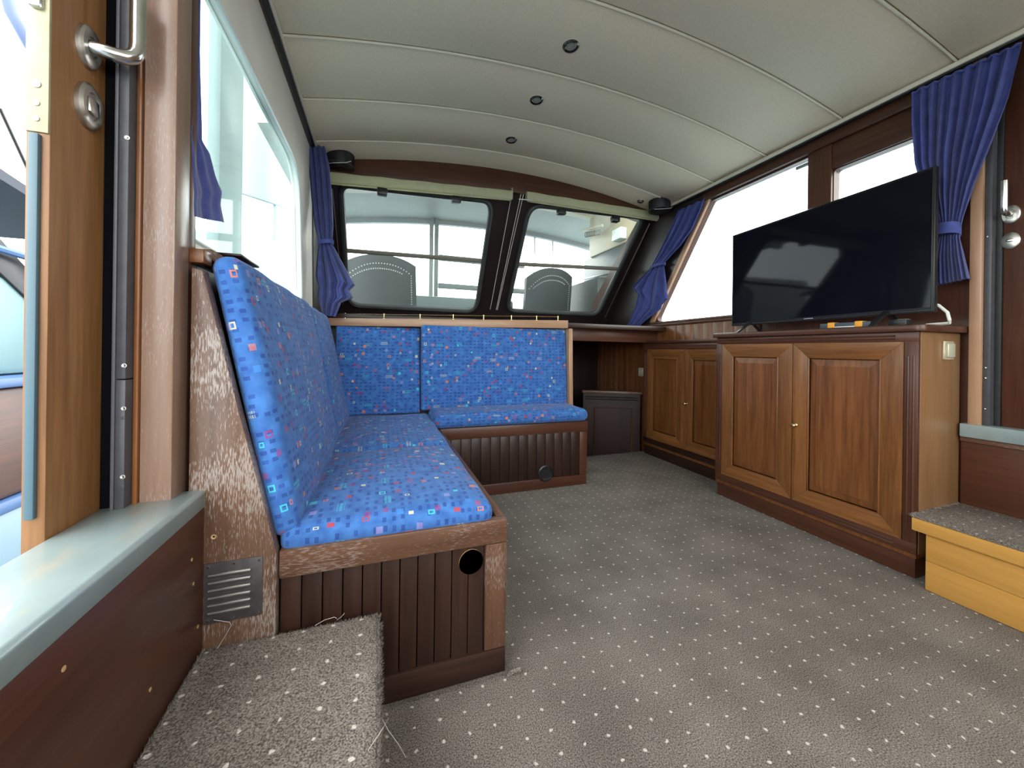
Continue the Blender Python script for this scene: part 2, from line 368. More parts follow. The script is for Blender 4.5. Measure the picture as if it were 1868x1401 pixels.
def add_translucent(m, f):
    N, L = m.node_tree.nodes, m.node_tree.links; b = N['Principled BSDF']; t = N.new('ShaderNodeBsdfTranslucent'); t.inputs['Color'].default_value = b.inputs['Base Color'].default_value
    x = N.new('ShaderNodeMixShader'); x.inputs[0].default_value = f; L.new(b.outputs[0], x.inputs[1]); L.new(t.outputs[0], x.inputs[2]); L.new(x.outputs[0], N['Material Output'].inputs['Surface'])
add_translucent(BLIND, .6)
GLASS = glass_mat('window_glass', (.97, .99, .98), 0, .05)
MILKY = glass_mat('hazy_window_glass', (.86, .95, .94), .06, .06, (.80, .93, .92))
DIRTY = glass_mat('dusty_window_glass', (.95, .99, .97), .03, .05, (.80, .90, .90))

def curtain_mat():
    m, nt, N, L, b = newmat('blue_curtain')
    t = N.new('ShaderNodeTexCoord'); n = N.new('ShaderNodeTexNoise'); n.inputs['Scale'].default_value = 25; n.inputs['Detail'].default_value = 5; L.new(t.outputs['Object'], n.inputs['Vector'])
    r = N.new('ShaderNodeValToRGB'); r.color_ramp.elements[0].position = .3; r.color_ramp.elements[1].position = .7
    r.color_ramp.elements[0].color = (.045, .062, .25, 1); r.color_ramp.elements[1].color = (.075, .10, .35, 1); L.new(n.outputs['Fac'], r.inputs['Fac'])
    L.new(r.outputs['Color'], b.inputs['Base Color']); b.inputs['Roughness'].default_value = .8; b.inputs['Sheen Weight'].default_value = .3
    tl = N.new('ShaderNodeBsdfTranslucent'); L.new(r.outputs['Color'], tl.inputs['Color'])
    mx = N.new('ShaderNodeMixShader'); mx.inputs[0].default_value = .22; L.new(b.outputs[0], mx.inputs[1]); L.new(tl.outputs[0], mx.inputs[2]); L.new(mx.outputs[0], N['Material Output'].inputs['Surface'])
    bp = N.new('ShaderNodeBump'); bp.inputs['Strength'].default_value = .3; bp.inputs['Distance'].default_value = .004; L.new(n.outputs['Fac'], bp.inputs['Height']); L.new(bp.outputs['Normal'], b.inputs['Normal'])
    return m
CURTAIN = curtain_mat()

# ---------------------------------------------------------------- room shell
XL, XR, XC = -0.40, 2.25, 0.95        # side walls and ridge of the cambered roof
def zc(x): return 2.05 + .085*(1.32**2 - (x - XC)**2)
YF, YA = 2.69, -1.15                   # step down forward, aft bulkhead
def ragged(p0, p1, out, n, amp):
    """points of a frayed edge"""
    p0, p1, out = Vector(p0), Vector(p1), Vector(out); return [p0.lerp(p1, i/n) + out*random.uniform(-amp, amp) for i in range(n+1)]
fl = thing('floor', (0, 0, 0), 'grey speckled carpet covering the cabin floor', None, kind='structure')
edge = ragged((1.24, YF, 0), (2.30, YF, 0), (0, 1, 0), 60, .006)
poly = [(-.5, YA, 0), (2.30, YA, 0)] + [tuple(p) for p in edge[::-1]] + [(1.24, 2.75, 0), (-.5, 2.75, 0)]
mesh_obj('carpet', MB().prism(poly, (0, 0, -.03)), CARPET, fl, smooth=False)
def tufts(name, lines, parent, mat, n, h=.009):
    mb = MB()
    for (a, b, out) in lines:
        a, b, out = Vector(a), Vector(b), Vector(out)
        for i in range(n):
            p = a.lerp(b, random.random()); d = (out*random.uniform(.2, 1) + Vector((random.uniform(-.6, .6), random.uniform(-.6, .6), random.uniform(.1, 1)))).normalized()
            s = d.cross(Vector((random.random(), random.random(), random.random()))).normalized()*.0012; q = p + d*h*random.uniform(.4, 1.3)
            mb.add([p - s, p + s, q], [(0, 1, 2)])
    o = mesh_obj(name, mb, mat, parent, smooth=False); o['kind'] = 'stuff'; return o
tufts('frayed_edge', [((1.28, YF, 0), (2.2, YF, 0), (0, 1, 0)), ((.01, .935, .004), (.34, .935, .004), (0, -.3, 1)), ((.335, .95, .003), (.335, 2.12, .003), (.3, 0, 1)), ((.34, 2.12, .003), (1.28, 2.12, .003), (0, -.3, 1)), ((1.965, .84, .003), (1.965, 1.76, .003), (-.3, 0, 1)), ((2.15, 1.76, .003), (2.15, 2.6, .003), (-.3, 0, 1))], fl, CARPET, 420)

ce = thing('ceiling', (0, 0, 2.05), 'cambered ceiling of cream vinyl panels with piped seams', None, kind='structure')
seams = [-1.15, -.72, -.33, .06, .45, .843, 1.246, 1.64, 2.025, 2.41, 2.86]
XE0, XE1 = -.385, 2.25
for y0, y1 in zip(seams[:-1], seams[1:]):
    mb = MB(); nx = 28; vs_, fs_ = [], []
    rows = [(y0 + .002, .010), (y0 + .006, .003), (y0 + .012, 0), ((y0+y1)/2, 0), (y1 - .012, 0), (y1 - .006, .003), (y1 - .002, .010), (y1 - .002, .03), (y0 + .002, .03)]
    for i in range(nx+1):
        x = XE0 - .02 + (XE1 - XE0 + .04)*i/nx
        for (y, d) in rows: vs_.append((x, y, zc(x) + d))
    k = len(rows)
    for i in range(nx):
        for j in range(k): fs_.append((i*k+j, (i+1)*k+j, (i+1)*k+(j+1) % k, i*k+(j+1) % k))
    mesh_obj('panel', mb.add(vs_, fs_), HEAD, ce)
for y in seams[1:-1]:
    mesh_obj('seam_piping', MB().tube([(x/20*(XE1-XE0)+XE0, y, zc(x/20*(XE1-XE0)+XE0) - .001) for x in range(21)], .0048, 6), PIPING, ce)
mesh_obj('roof_skin', MB().grid(lambda u, v: (-.55 + 2.95*u, -1.3 + 4.25*v, zc(min(max(-.55 + 2.95*u, XE0), XE1)) + .035), 24, 2), WHITE, ce)

# left wall with its rounded window opening
wlf = thing('wall_left', (XL, 0, 0), 'pale lined side wall around the long port window', None, kind='structure')
mpL = lambda y, z: (XL, y, z)
hole = round_poly([(1.00, 1.10), (2.285, 1.10), (2.165, 1.775), (1.00, 1.74)], [.03, .06, .22, .05], 8)
mesh_obj('side_lining', MB().plate([(.955, 0), (2.95, 0), (2.95, 2.09), (.955, 2.09)], [hole], mpL, (-.035, 0, 0)), LINING, wlf)
mesh_obj('window_reveal', MB().tube([(XL - .004, y, z) for y, z in hole], .007, 6, closed=True), plain('pale_trim', (.62, .68, .66), .4), wlf)
w1 = mesh_obj('window_1', MB().plate(hole, [], lambda y, z: (XL - .022, y, z), (-.004, 0, 0)), MILKY, smooth=False); tag(w1, 'hazy long side window behind the blue sofa backrest', None, kind='structure')
mesh_obj('pillar_cover', MB().prism([(XL + .001, 2.62, 1.06), (XL + .001, 2.50, 2.06), (XL + .001, 2.72, 2.06), (XL + .001, 3.42, 1.06)], (.006, 0, 0)), DKFRAME, wlf)
mesh_obj('curtain_rail', MB().box(-.392, -.372, 1.0, 2.48, 2.025, 2.046, bev=.003), BLACK, wlf)
mesh_obj('rail_cover', MB().box(-.372, -.362, 1.0, 2.48, 2.034, 2.05, bev=.002), PIPING, wlf)
mesh_obj('head_trim', MB().box(-.400, -.391, .99, 2.48, 2.026, 2.05, bev=.002), wood('rail', 'Y'), wlf)

# port doorway: post, grey profile, sill, side panel (aft of the sofa)
tp = thing('trim_1', (-.39, .92, .565), 'weathered wooden post beside the open sliding door', None, kind='structure')
mesh_obj('post', MB().box(-.424, -.374, .893, .952, .56, 2.08, bev=.004), wood('post', 'Z'), tp)
mesh_obj('reveal_strip', MB().box(-.432, -.4245, .889, .95, .56, 2.08, bev=.001), wood('mid', 'Z'), tp)
mesh_obj('inner_stile', MB().box(-.405, -.375, .954, .984, .56, 2.08, bev=.004), wood('red', 'Z'), tp)
mesh_obj('bead', MB().tube([(-.380, .956, .57), (-.380, .956, 2.06)], .005, 8), wood('red', 'Z'), tp)
mesh_obj('screw_plug', MB().lathe((-.375, .968, .745), (1, 0, 0), [(.006, -.002), (.006, .0008), (.003, -.001)], 10), wood('dark', 'Z'), tp)
gp = thing('trim_2', (-.44, .875, .565), 'dark grey screwed metal profile beside the weathered post', None, kind='structure')
mesh_obj('profile', MB().box(-.446, -.4325, .868, .95, .80, 2.08, bev=.001), DGREY, gp)
mesh_obj('profile', MB().box(-.446, -.4325, .868, .95, .56, .798, bev=.001), DGREY, gp)
mesh_obj('profile_lip', MB().box(-.4515, -.4465, .866, .90, .56, 2.08, bev=.001), plain('grey_profile_lip', (.085, .083, .092), .4), gp)
mesh_obj('brush_seal', MB().box(-.4715, -.452, .878, .96, .56, 2.08, bev=.001), plain('black_brush', (.004, .004, .005), .9, spec=.05), gp)
for px, py in ((242, 253), (238, 667), (235, 745), (235, 869), (242, 762), (241, 886)):
    p = at(px, py, 'Y', .868); small = py in (762, 886)
    mesh_obj('screw', MB().lathe((min(p.x, -.4345), .868, p.z), (0, -1, 0), [(.0032 if small else .0042, 0), (.003 if small else .004, .0012), (.0015, .0014), (0, .0004)], 12), DGREY if small else STEEL, gp)
tag(mesh_obj('trim_3', MB().prism([(-.471, YA, .530), (-.336, YA, .530), (-.336, YA, .560), (-.343, YA, .566), (-.471, YA, .566)], (0, .937 - YA, 0), bev=.002), GREYPAINT), 'grey-blue painted door sill on the left with worn scuffs', None, kind='structure')
wp = thing('wall_port', (-.35, 0, 0), 'red-brown side panel under the grey-blue door sill', None, kind='structure')
mesh_obj('side_panel', MB().prism([(-.337, YA, 0), (-.337, .962, 0), (-.337, .962, .53), (-.337, YA, .53)], (-.03, 0, 0), bev=.002), wood('red', 'Y'), wp)
for px, py in ((350, 1021), (353, 1065), (361, 1143), (116, 1220), (274, 1258)):
    p = at(px, py, 'X', -.337)
    mesh_obj('filled_screw_hole', MB().lathe((-.337, p.y, p.z), (1, 0, 0), [(.0032, -.001), (.0032, .0006)], 10), wood('ply', 'Y'), wp)
# aft wall behind the camera and port side aft of the doorway
wb = thing('wall_back', (1, YA, 0), 'wooden aft bulkhead with wide windows', None, kind='structure')
mesh_obj('bulkhead', MB().plate([(-.55, 0), (2.4, 0), (2.4, 2.25), (-.55, 2.25)], [rrect(-.30, .90, .72, 1.98, .08), rrect(.98, 2.16, .72, 1.98, .08)], lambda x, z: (x, YA, z), (0, -.04, 0)), wood('mid', 'Z'), wb)
wpa = mesh_obj('wall_port_aft', MB().box(-.46, -.40, YA, -.42, .57, 2.1, bev=.004), wood('mid', 'Z')); tag(wpa, 'wooden wall aft of the left doorway', None, kind='structure')
hd = mesh_obj('trim_4', MB().box(-.46, -.385, -.42, .955, 1.99, 2.09, bev=.004), wood('mid', 'Y')); tag(hd, 'wooden head beam over the left doorway', None, kind='structure')

# right wall
wr = thing('wall_right', (XR, 0, 0), 'wood-panelled side wall with windows on the right', None, kind='structure')
mpR = lambda y, z: (XR, y, z)
win1 = round_poly([(1.425, 1.125), (2.655, 1.125), (2.085, 1.965), (1.425, 1.965)], [.02, .045, .03, .02], 6)
win2 = round_poly([(.918, 1.125), (1.305, 1.125), (1.305, 1.838), (.918, 1.838)], [.02, .02, .02, .02], 4)
mesh_obj('side_panelling', MB().plate([(.795, 0), (3.7, 0), (3.7, 1.4), (2.9, 2.1), (.795, 2.1)], [win1, win2], mpR, (.045, 0, 0)), wood('red', 'Z'), wr)
src = None
y = 1.70; k = 0
while y < 3.55:
    wdt = .086
    if src is None: src = mesh_obj('plank', MB().box(XR - .020, XR + .0, y, y + wdt - .0012, -.75, 1.083, bev=.0012), wood('mid', 'Z'), wr)
    else: share(src, (0, y - 1.70, 0), wr)
    y += wdt
mesh_obj('window_moulding', MB().box(XR - .030, XR, 1.30, 2.93, 1.083, 1.106, bev=.006), wood('red', 'Y'), wr)
mesh_obj('window_sill', MB().box(XR - .022, XR + .03, 1.30, 2.70, 1.107, 1.124, bev=.005), wood('rail', 'Y'), wr)
mesh_obj('raked_pillar', MB().prism([(XR - .024, 2.655, 1.125), (XR - .024, 2.075, 1.985), (XR - .024, 2.125, 1.985), (XR - .024, 2.705, 1.125)], (.03, 0, 0), bev=.004), wood('pale', 'Z'), wr)
mesh_obj('window_post', MB().box(XR - .018, XR, 1.308, 1.424, 1.125, 2.0, bev=.003), wood('red', 'Z'), wr)
mesh_obj('pillar_cover', MB().prism([(XR - .021, 2.708, 1.108), (XR - .021, 2.128, 1.985), (XR - .021, 2.128, 2.06), (XR - .021, 2.68, 2.06), (XR - .021, 3.40, 1.108)], (.02, 0, 0)), DKFRAME, wr)
mesh_obj('head_trim', MB().box(XR - .030, XR, .80, 2.14, 1.975, 2.032, bev=.006), wood('red', 'Y'), wr)
mesh_obj('inner_head_trim', MB().box(XR - .014, XR, .80, 1.308, 1.842, 1.975, bev=.004), wood('red', 'Y'), wr)
mesh_obj('curtain_rail', MB().box(XR - .055, XR - .030, -.2, 2.62, 2.030, 2.046, bev=.002), BLACK, wr)
mesh_obj('rail_cover', MB().box(XR - .066, XR - .055, -.2, 2.62, 2.036, 2.056, bev=.002), PIPING, wr)
tag(mesh_obj('window_2', MB().plate(win1, [], lambda y, z: (XR + .02, y, z), (.004, 0, 0)), GLASS, smooth=False), 'large raked side window on the right', None, kind='structure')
tag(mesh_obj('window_3', MB().plate(win2, [], lambda y, z: (XR + .02, y, z), (.004, 0, 0)), GLASS, smooth=False), 'small side window behind the television', None, kind='structure')
mesh_obj('window_catch', MB().box(XR - .002, XR + .012, 1.428, 1.50, 1.925, 1.943, bev=.003), plain('grey_catch', (.25, .24, .24), .5), wr)

# starboard doorway
dj = thing('trim_5', (2.25, .78, .6), 'light wooden jamb beside the closed door on the right', None, kind='structure')
mesh_obj('jamb', MB().box(2.215, 2.285, .772, .806, .592, 2.05, bev=.004), wood('pale', 'Z'), dj)
mesh_obj('jamb_profile', MB().box(2.228, 2.285, .752, .771, .592, 2.05, bev=.002), DGREY, dj)
mesh_obj('seal', MB().box(2.256, 2.285, .736, .751, .592, 2.05, bev=.001), RUBBER, dj)
for z in (1.33, .82, .78, .66):
    mesh_obj('screw', MB().lathe((2.228, .762, z), (-1, 0, 0), [(.0035, 0), (.003, .001), (0, .0005)], 10), STEEL, dj)
door = thing('door_1', (2.29, .2, .59), 'closed red-brown door with steel lever on the right', None, kind='structure')
mesh_obj('door_leaf', MB().box(2.262, 2.31, -.45, .735, .592, 2.05, bev=.004), wood('red', 'Z'), door)
def lever(parent, c, face, up, out, mats, drop=False):
    """oval rose, angled lever and an oval lock below; c = rose centre, face = unit normal, out = along the wall"""
    c, n, o = Vector(c), Vector(face), Vector(out)
    rose = mesh_obj('handle_rose', MB().lathe(c, n, [(.0245, 0), (.024, .006), (.021, .009), (.012, .009), (.011, .006)], 28, 1.45, (0, 0, 1)), mats[0], parent)
    z = Vector((0, 0, 1)); pth = [c + n*.004, c + n*.020 + o*.002, c + n*.034 + o*.006, c + n*.046 + o*.012 + z*.003, c + n*.054 + o*.017 + z*.010, c + n*.057 + o*.020 + z*.020, c + n*.058 + o*.021 + z*.032, c + n*.058 + o*.021 + z*.135]
    if drop: pth = [c + n*.004, c + n*.040, c + n*.050 + Vector((0, 0, .006)), c + n*.053 + Vector((0, 0, .02)), c + n*.053 + Vector((0, 0, .12))]
    mesh_obj('lever', MB().tube(pth, .0095 if drop else .0115, 16), mats[1], parent)
    return rose
lever(door, (2.262, .716, 1.405), (-1, 0, 0), 1, (0, 1, 0), (BRUSHED, STEEL), True)
lk = mesh_obj('lock_rose', MB().lathe((2.262, .716, 1.305), (-1, 0, 0), [(.024, 0), (.024, .005), (.020, .008), (.0, .008)], 28, 1.3, (0, 0, 1)), BRUSHED, door)
mesh_obj('thumb_turn', MB().box(2.246, 2.256, .708, .724, 1.300, 1.311, bev=.002), STEEL, lk)
tag(mesh_obj('trim_6', MB().box(2.205, 2.34, YA, .824, .540, .594, bev=.005), GREYPAINT), 'grey-blue painted door sill on the right', None, kind='structure')
ws = thing('wall_starboard', (2.26, 0, 0), 'dark side panel under the right door sill', None, kind='structure')
mesh_obj('side_panel', MB().box(2.232, 2.28, YA, .828, 0, .520, bev=.002), wood('red', 'Y'), ws)
mesh_obj('cap_strip', MB().box(2.222, 2.24, YA, .828, .520, .539, bev=.003), wood('rail', 'Y'), ws)
mesh_obj('filled_screw_hole', MB().lathe((2.232, .60, .31), (-1, 0, 0), [(.008, -.001), (.008, .0008)], 10), wood('ply', 'Y'), ws)
tag(mesh_obj('wall_starboard_aft', MB().box(2.25, 2.31, YA, -.45, .59, 2.1, bev=.004), wood('red', 'Z')), 'wooden wall aft of the right door', None, kind='structure')
tag(mesh_obj('trim_7', MB().box(2.25, 2.31, -.45, .80, 2.04, 2.10, bev=.004), wood('red', 'Y')), 'wooden head beam over the right door', None, kind='structure')

# ---------------------------------------------------------------- windscreen bulkhead (raked)
M_ = 1.3; Y0_, Z0_ = 2.75, 1.95
def wz(x, z, d=0.0):       # point of the raked windscreen; d = distance towards the saloon
    n = Vector((0, -M_, -1)).normalized(); p = Vector((x, Y0_ - (z - Z0_)/M_, z)); return tuple(p + n*d)
wf = thing('wall_front', (.95, 2.9, 1.1), 'dark raked windscreen frame with two rounded windows', None, kind='structure')
wh1 = round_poly([(-.250, 1.212), (.815, 1.212), (.785, 1.985), (-.262, 1.955)], [.10, .10, .085, .06], 8)
wh2 = round_poly([(1.105, 1.235), (2.075, 1.240), (2.135, 2.030), (1.085, 2.000)], [.09, .09, .05, .10], 8)
mesh_obj('screen_frame', MB().plate([(-.45, 1.03), (2.30, 1.03), (2.30, 2.06), (-.45, 2.06)], [wh1, wh2], lambda x, z: wz(x, z), (0, .035, .027)), DKFRAME, wf, smooth=False)
for nme, wh, lb in (('window_4', wh1, 'left windscreen pane with a horizontal bar'), ('window_5', wh2, 'right windscreen pane with a horizontal bar')):
    cxm = sum(p[0] for p in wh)/len(wh); wt = thing(nme, wz(cxm, 1.22), lb, None, kind='structure')
    mesh_obj('pane', MB().plate(wh, [], lambda x, z: wz(x, z, -.02), (0, .003, .0023)), DIRTY, wt, smooth=False)
    mesh_obj('gasket', MB().tube([wz(x, z, .002) for x, z in wh], .020, 8, closed=True), plain('window_gasket', (.045, .050, .048), .5), wt)
    x0, x1 = (-.255, .80) if nme == 'window_4' else (1.095, 2.105); z0, z1 = (1.584, 1.600) if nme == 'window_4' else (1.602, 1.640)
    mesh_obj('cross_bar', MB().tube([wz(x0, z0, -.008), wz(x1, z1, -.008)], .017, 8), plain('bronze_bar', (.20, .185, .15), .45, .1), wt)
    ring = [wz(x, z, .012) for x, z in wh]
arch = thing('trim_8', (.95, 2.66, 2.0), 'arched red-brown beam over the windscreen', None, kind='structure')
pts = [(-.36 + 2.6*i/24, zc(-.36 + 2.6*i/24) + .002) for i in range(25)]
bot = [(2.24, 2.045), (1.46, 2.045), (.93, 2.045), (.37, 1.985), (.0, 1.972), (-.36, 1.955)]
mesh_obj('arched_beam', MB().prism([(x, 2.640, z) for x, z in pts + bot], (0, .06, 0), bev=.001), wood('red', 'X'), arch)
# pale blinds rolled under the arch
def blind(name, label, xa, za, xb, zb, clips):
    t = thing(name, wz((xa+xb)/2, min(za, zb) - .03), label, 'blind', 'rolled blinds over the windscreen')
    def prof(u, v):
        x = xa + (xb - xa)*u; z = za + (zb - za)*u; a = 2*math.pi*v; w = .0012*math.sin(9*u*math.pi) + .001*math.sin(31*u)
        p = Vector((x, 2.622 + .020*math.cos(a) - .006*abs(math.sin(a)), z + (.034 + w)*math.sin(a))); return tuple(p)
    mesh_obj('rolled_cloth', MB().grid(prof, 40, 16), BLIND, t)
    mesh_obj('hem_bar', MB().tube([(xa + .01, 2.622, za - .036), (xb - .01, 2.622, zb - .036)], .0045, 8), BLIND, t)
    for cx, cz in clips:
        mesh_obj('clip', MB().box(cx - .032, cx + .032, 2.588, 2.640, cz - .034, cz + .010, bev=.006), BLACK, t)
    mesh_obj('end_bracket', MB().box((xb if name == 'blind_roll' else xa) - .006, (xb if name == 'blind_roll' else xa) + .006, 2.610, 2.66, (zb if name == 'blind_roll' else za) - .03, (zb if name == 'blind_roll' else za) + .055, bev=.003), PALEBRASS, t)
    return t
b1 = blind('blind_roll', 'rolled cream blind above the left windscreen window', -.325, 1.938, .905, 2.010, [(-.0, 1.905), (.49, 1.925)])
b2 = blind('blind_roll', 'rolled cream blind above the right windscreen window', 1.02, 2.022, 2.27, 2.030, [(1.31, 1.952), (1.80, 1.958)])
b2n = bpy.data.objects
for xa, xb, par in ((.905, .935, b1), (.975, .992, b2), (.995, 1.002, b2)):
    mesh_obj('guide_cord', MB().tube([(xa, 2.615, 2.03), wz(xb, 1.25, .03)], .0028, 6), plain('cord', (.62, .60, .52), .6), par)
mesh_obj('pull_rod', MB().tube([(.955, 2.605, 1.985), (1.06, 2.60, 1.990)], .0035, 6), WHITE, b2)
for xa, xb in ((2.215, 2.165), (2.275, 2.235)):
    mesh_obj('side_track', MB().tube([wz(xa, 2.0, .012), wz(xb, 1.22, .012)], .006, 6), BRUSHED, b2)
mesh_obj('side_track', MB().tube([wz(-.315, 1.93, .012), wz(-.285, 1.22, .012)], .004, 6), BRUSHED, b1)
# dashboard ledge under the windscreen and fascia over the companionway
dl = thing('trim_9', (1.3, 2.9, .93), 'dark ledge and fascia below the windscreen', None, kind='structure')
mesh_obj('ledge', MB().box(-.40, 2.235, 2.50, 3.60, 1.04, 1.075, bev=.003), wood('dark', 'X'), dl)
mesh_obj('fascia', MB().box(1.30, 2.232, 2.60, 2.63, .945, 1.042, bev=.003), wood('red', 'X'), dl)
mesh_obj('screen_moulding', MB().box(1.27, 2.232, 2.56, 2.60, 1.045, 1.062, bev=.004), BRUSHED, dl)
# companionway well going down forward, its shade put into the wood colour
cw = thing('wall_companionway', (1.7, 3.2, -.75), 'dark companionway well leading down forward', None, kind='structure')
mesh_obj('well_bulkhead', MB().box(1.2, 2.26, 3.52, 3.56, -.78, 1.05, bev=.002), wood('shaded', 'Z'), cw)
mesh_obj('under_dash_bulkhead', MB().box(-.44, 1.2, 3.42, 3.46, -.10, 1.05, bev=.002), wood('shaded', 'Z'), cw)
mesh_obj('well_side', MB().box(1.255, 1.285, 2.50, 3.52, -.78, 1.04, bev=.002), wood('shaded', 'Z'), cw)
mesh_obj('well_floor', MB().box(1.2, 2.26, 2.66, 3.56, -.80, -.76, bev=.002), wood('shaded', 'Y'), cw)
mesh_obj('riser', MB().box(1.24, 2.26, 2.655, 2.68, -.78, -.03, bev=.002), wood('shaded', 'X'), cw)
mesh_obj('stair_tread', MB().box(1.285, 2.20, 2.68, 2.94, -.30, -.265, bev=.004), wood('shaded', 'X'), cw)
mesh_obj('hook', MB().tube([(1.73, 2.93, .05), (1.76, 2.925, .045), (1.785, 2.92, .035)], .005, 6), STEEL, cw)

# ---------------------------------------------------------------- corner sofa base
sofa = thing('corner_bench', (.1, 1.6, 0), 'dark wooden L-shaped bench base with slatted fronts under the blue cushions', 'bench')
YE = .947
WRX, WRY = wood('rail', 'X'), wood('rail', 'Y')
mesh_obj('end_rail', MB().box(-.205, .327, YE - .001, YE + .026, .349, .412, bev=.004), WRX, sofa)
mesh_obj('side_rail', MB().box(.302, .327, YE + .026, 2.128, .349, .412, bev=.004), WRY, sofa)
mesh_obj('front_rail', MB().box(.327, 1.279, 2.128, 2.152, .345, .412, bev=.004), wood('red', 'X'), sofa)
mesh_obj('corner_stile', MB().box(.268, .327, YE, YE + .025, .070, .348, bev=.003), wood('rail', 'Z'), sofa)
mesh_obj('end_skirting', MB().box(-.205, .327, YE + .001, YE + .026, .002, .068, bev=.003), wood('dark', 'X'), sofa)
mesh_obj('side_skirting', MB().box(.302, .327, YE + .03, 2.128, .002, .068, bev=.003), wood('red', 'Y'), sofa)
mesh_obj('front_skirting', MB().box(.330, 1.274, 2.130, 2.152, .002, .066, bev=.003), wood('red', 'X'), sofa)
mesh_obj('bench_stile', MB().box(1.222, 1.276, 2.1295, 2.152, .066, .344, bev=.003), wood('red', 'Z'), sofa)
mesh_obj('bench_end', MB().box(1.250, 1.277, 2.152, 2.50, .004, .41, bev=.002), wood('mid', 'Z'), sofa)
# end planks, the last pair cut by a round hole
n = 11; x0, x1 = -.203, .268; pw = (x1 - x0)/n; hc = (.231, .308); hr = .031
psrc = None
for i in range(n):
    a, b = x0 + i*pw, x0 + (i+1)*pw - .0022
    if b < hc[0] - hr or a > hc[0] + hr:
        if psrc is None: psrc = mesh_obj('plank', MB().box(a, b, YE + .010, YE + .024, .068, .349, bev=.0018), wood('dark', 'Z'), sofa); pa = a
        else: share(psrc, (a - pa, 0, 0), sofa)
    else:
        pl_ = [(a, .068), (b, .068)]
        def arc(x):
            d = hr*hr - (x - hc[0])**2; return math.sqrt(d) if d > 0 else 0
        if a < hc[0] - hr:   # hole bites the right side
            zz = arc(b); loop = [(a, .068), (b, .068), (b, hc[1] - zz)]
            for k in range(1, 10):
                t0 = math.asin(zz/hr); t = -t0 + 2*t0*k/10; loop.append((hc[0] - hr*math.cos(t), hc[1] + hr*math.sin(t)))
            loop += [(b, hc[1] + zz), (b, .349), (a, .349)]
        elif b > hc[0] + hr:
            zz = arc(a); loop = [(a, .068), (b, .068), (b, .349), (a, .349), (a, hc[1] + zz)]
            for k in range(1, 10):
                t0 = math.asin(zz/hr); t = t0 - 2*t0*k/10; loop.append((hc[0] + hr*math.cos(t), hc[1] + hr*math.sin(t)))
            loop += [(a, hc[1] - zz)]
        else:
            mb = MB(); za, zb = arc(a), arc(b)
            lo = [(a + (b-a)*k/8, hc[1] - arc(a + (b-a)*k/8)) for k in range(9)]; hi = [(x, 2*hc[1] - z) for x, z in lo]
            mb.prism([(p[0], YE + .010, p[1]) for p in [(a, .068), (b, .068)] + lo[::-1]], (0, .014, 0)); mb.prism([(p[0], YE + .010, p[1]) for p in hi + [(b, .349), (a, .349)]], (0, .014, 0))
            mesh_obj('plank', mb, wood('dark', 'Z'), sofa, smooth=False); continue
        mesh_obj('plank', MB().prism([(p[0], YE + .010, p[1]) for p in loop], (0, .014, 0)), wood('dark', 'Z'), sofa, smooth=False)
mesh_obj('hole_ring', MB().lathe((hc[0], YE + .007, hc[1]), (0, 1, 0), [(hr + .001, 0), (hr + .001, .020), (hr - .005, .020), (hr - .004, 0), (hr + .001, 0)], 32), wood('ply', 'Y'), sofa)
mesh_obj('hole_lining', MB().lathe((hc[0], YE + .036, hc[1]), (0, 1, 0), [(hr + .004, 0), (hr + .004, .12), (.0, .12)], 24), BLACK, sofa)
mesh_obj('inner_carcass', MB().box(-.20, .30, YE + .17, 2.45, .02, .34, bev=.002), wood('dark', 'Y'), sofa)
mesh_obj('seat_board', MB().box(-.205, .300, YE + .028, 2.42, .375, .394, bev=.001), wood('dark', 'Y'), sofa)
mesh_obj('bench_board', MB().box(.302, 1.270, 2.153, 2.42, .39, .411, bev=.001), wood('dark', 'X'), sofa)
mesh_obj('side_panel', MB().box(.306, .322, YE + .03, 2.128, .068, .349, bev=.001), wood('dark', 'Z'), sofa)
psrc = None; n = 15; x0, x1 = .33, 1.222; pw = (x1 - x0)/n
for i in range(n):
    if psrc is None: psrc = mesh_obj('plank', MB().box(x0, x0 + pw - .002, 2.138, 2.150, .066, .346, bev=.0018), wood('dark', 'Z'), sofa)
    else: share(psrc, (i*pw, 0, 0), sofa)
mesh_obj('light_stop_backing', MB().box(.33, 1.25, 2.1505, 2.1525, .01, .385, bev=0), wood('shaded', 'Z'), sofa)  # unseen backing added to stop light showing through the plank gaps
mesh_obj('heater_outlet', MB().lathe((.983, 2.138, .098), (0, -1, 0), [(.052, 0), (.052, .010), (.044, .014), (.040, .008), (.030, .007), (.028, .010), (0, .010)], 32), BLACK, sofa)
# weathered end board and vent
eb = mesh_obj('end_board', MB().prism([(-.365, YE - .012, .03), (-.2065, YE - .012, .03), (-.2065, YE - .012, .415), (-.222, YE - .012, .480), (-.283, YE - .012, .741), (-.345, YE - .012, 1.018), (-.365, YE - .012, 1.022)], (0, .030, 0), bev=.004), wood('worn', 'Z'), sofa)
eb['label'] = 'weathered end board with peeling varnish'
for px, py in ((390, 979),):
    p = at(px, py, 'Y', YE - .012); mesh_obj('screw', MB().lathe(p, (0, -1, 0), [(.005, -.001), (.005, .001), (.002, .0)], 12), wood('ply', 'Z'), sofa)
vt = mesh_obj('vent_grille', MB().box(-.335, -.2315, YE - .0155, YE - .0125, .288, .413, bev=.001), plain('gunmetal_plate', (.11, .10, .105), .42, .6, noise=.2), sofa)
for i in range(6):
    z = .392 - i*.0155 - .004
    mesh_obj('louver', MB().lathe((-.290, YE - .0155, z), (1, 0, 0), [(.001, -.040), (.0045, -.037), (.0050, 0), (.0045, .037), (.001, .040)], 10), plain('louver_metal', (.22, .21, .20), .35, .8), vt)
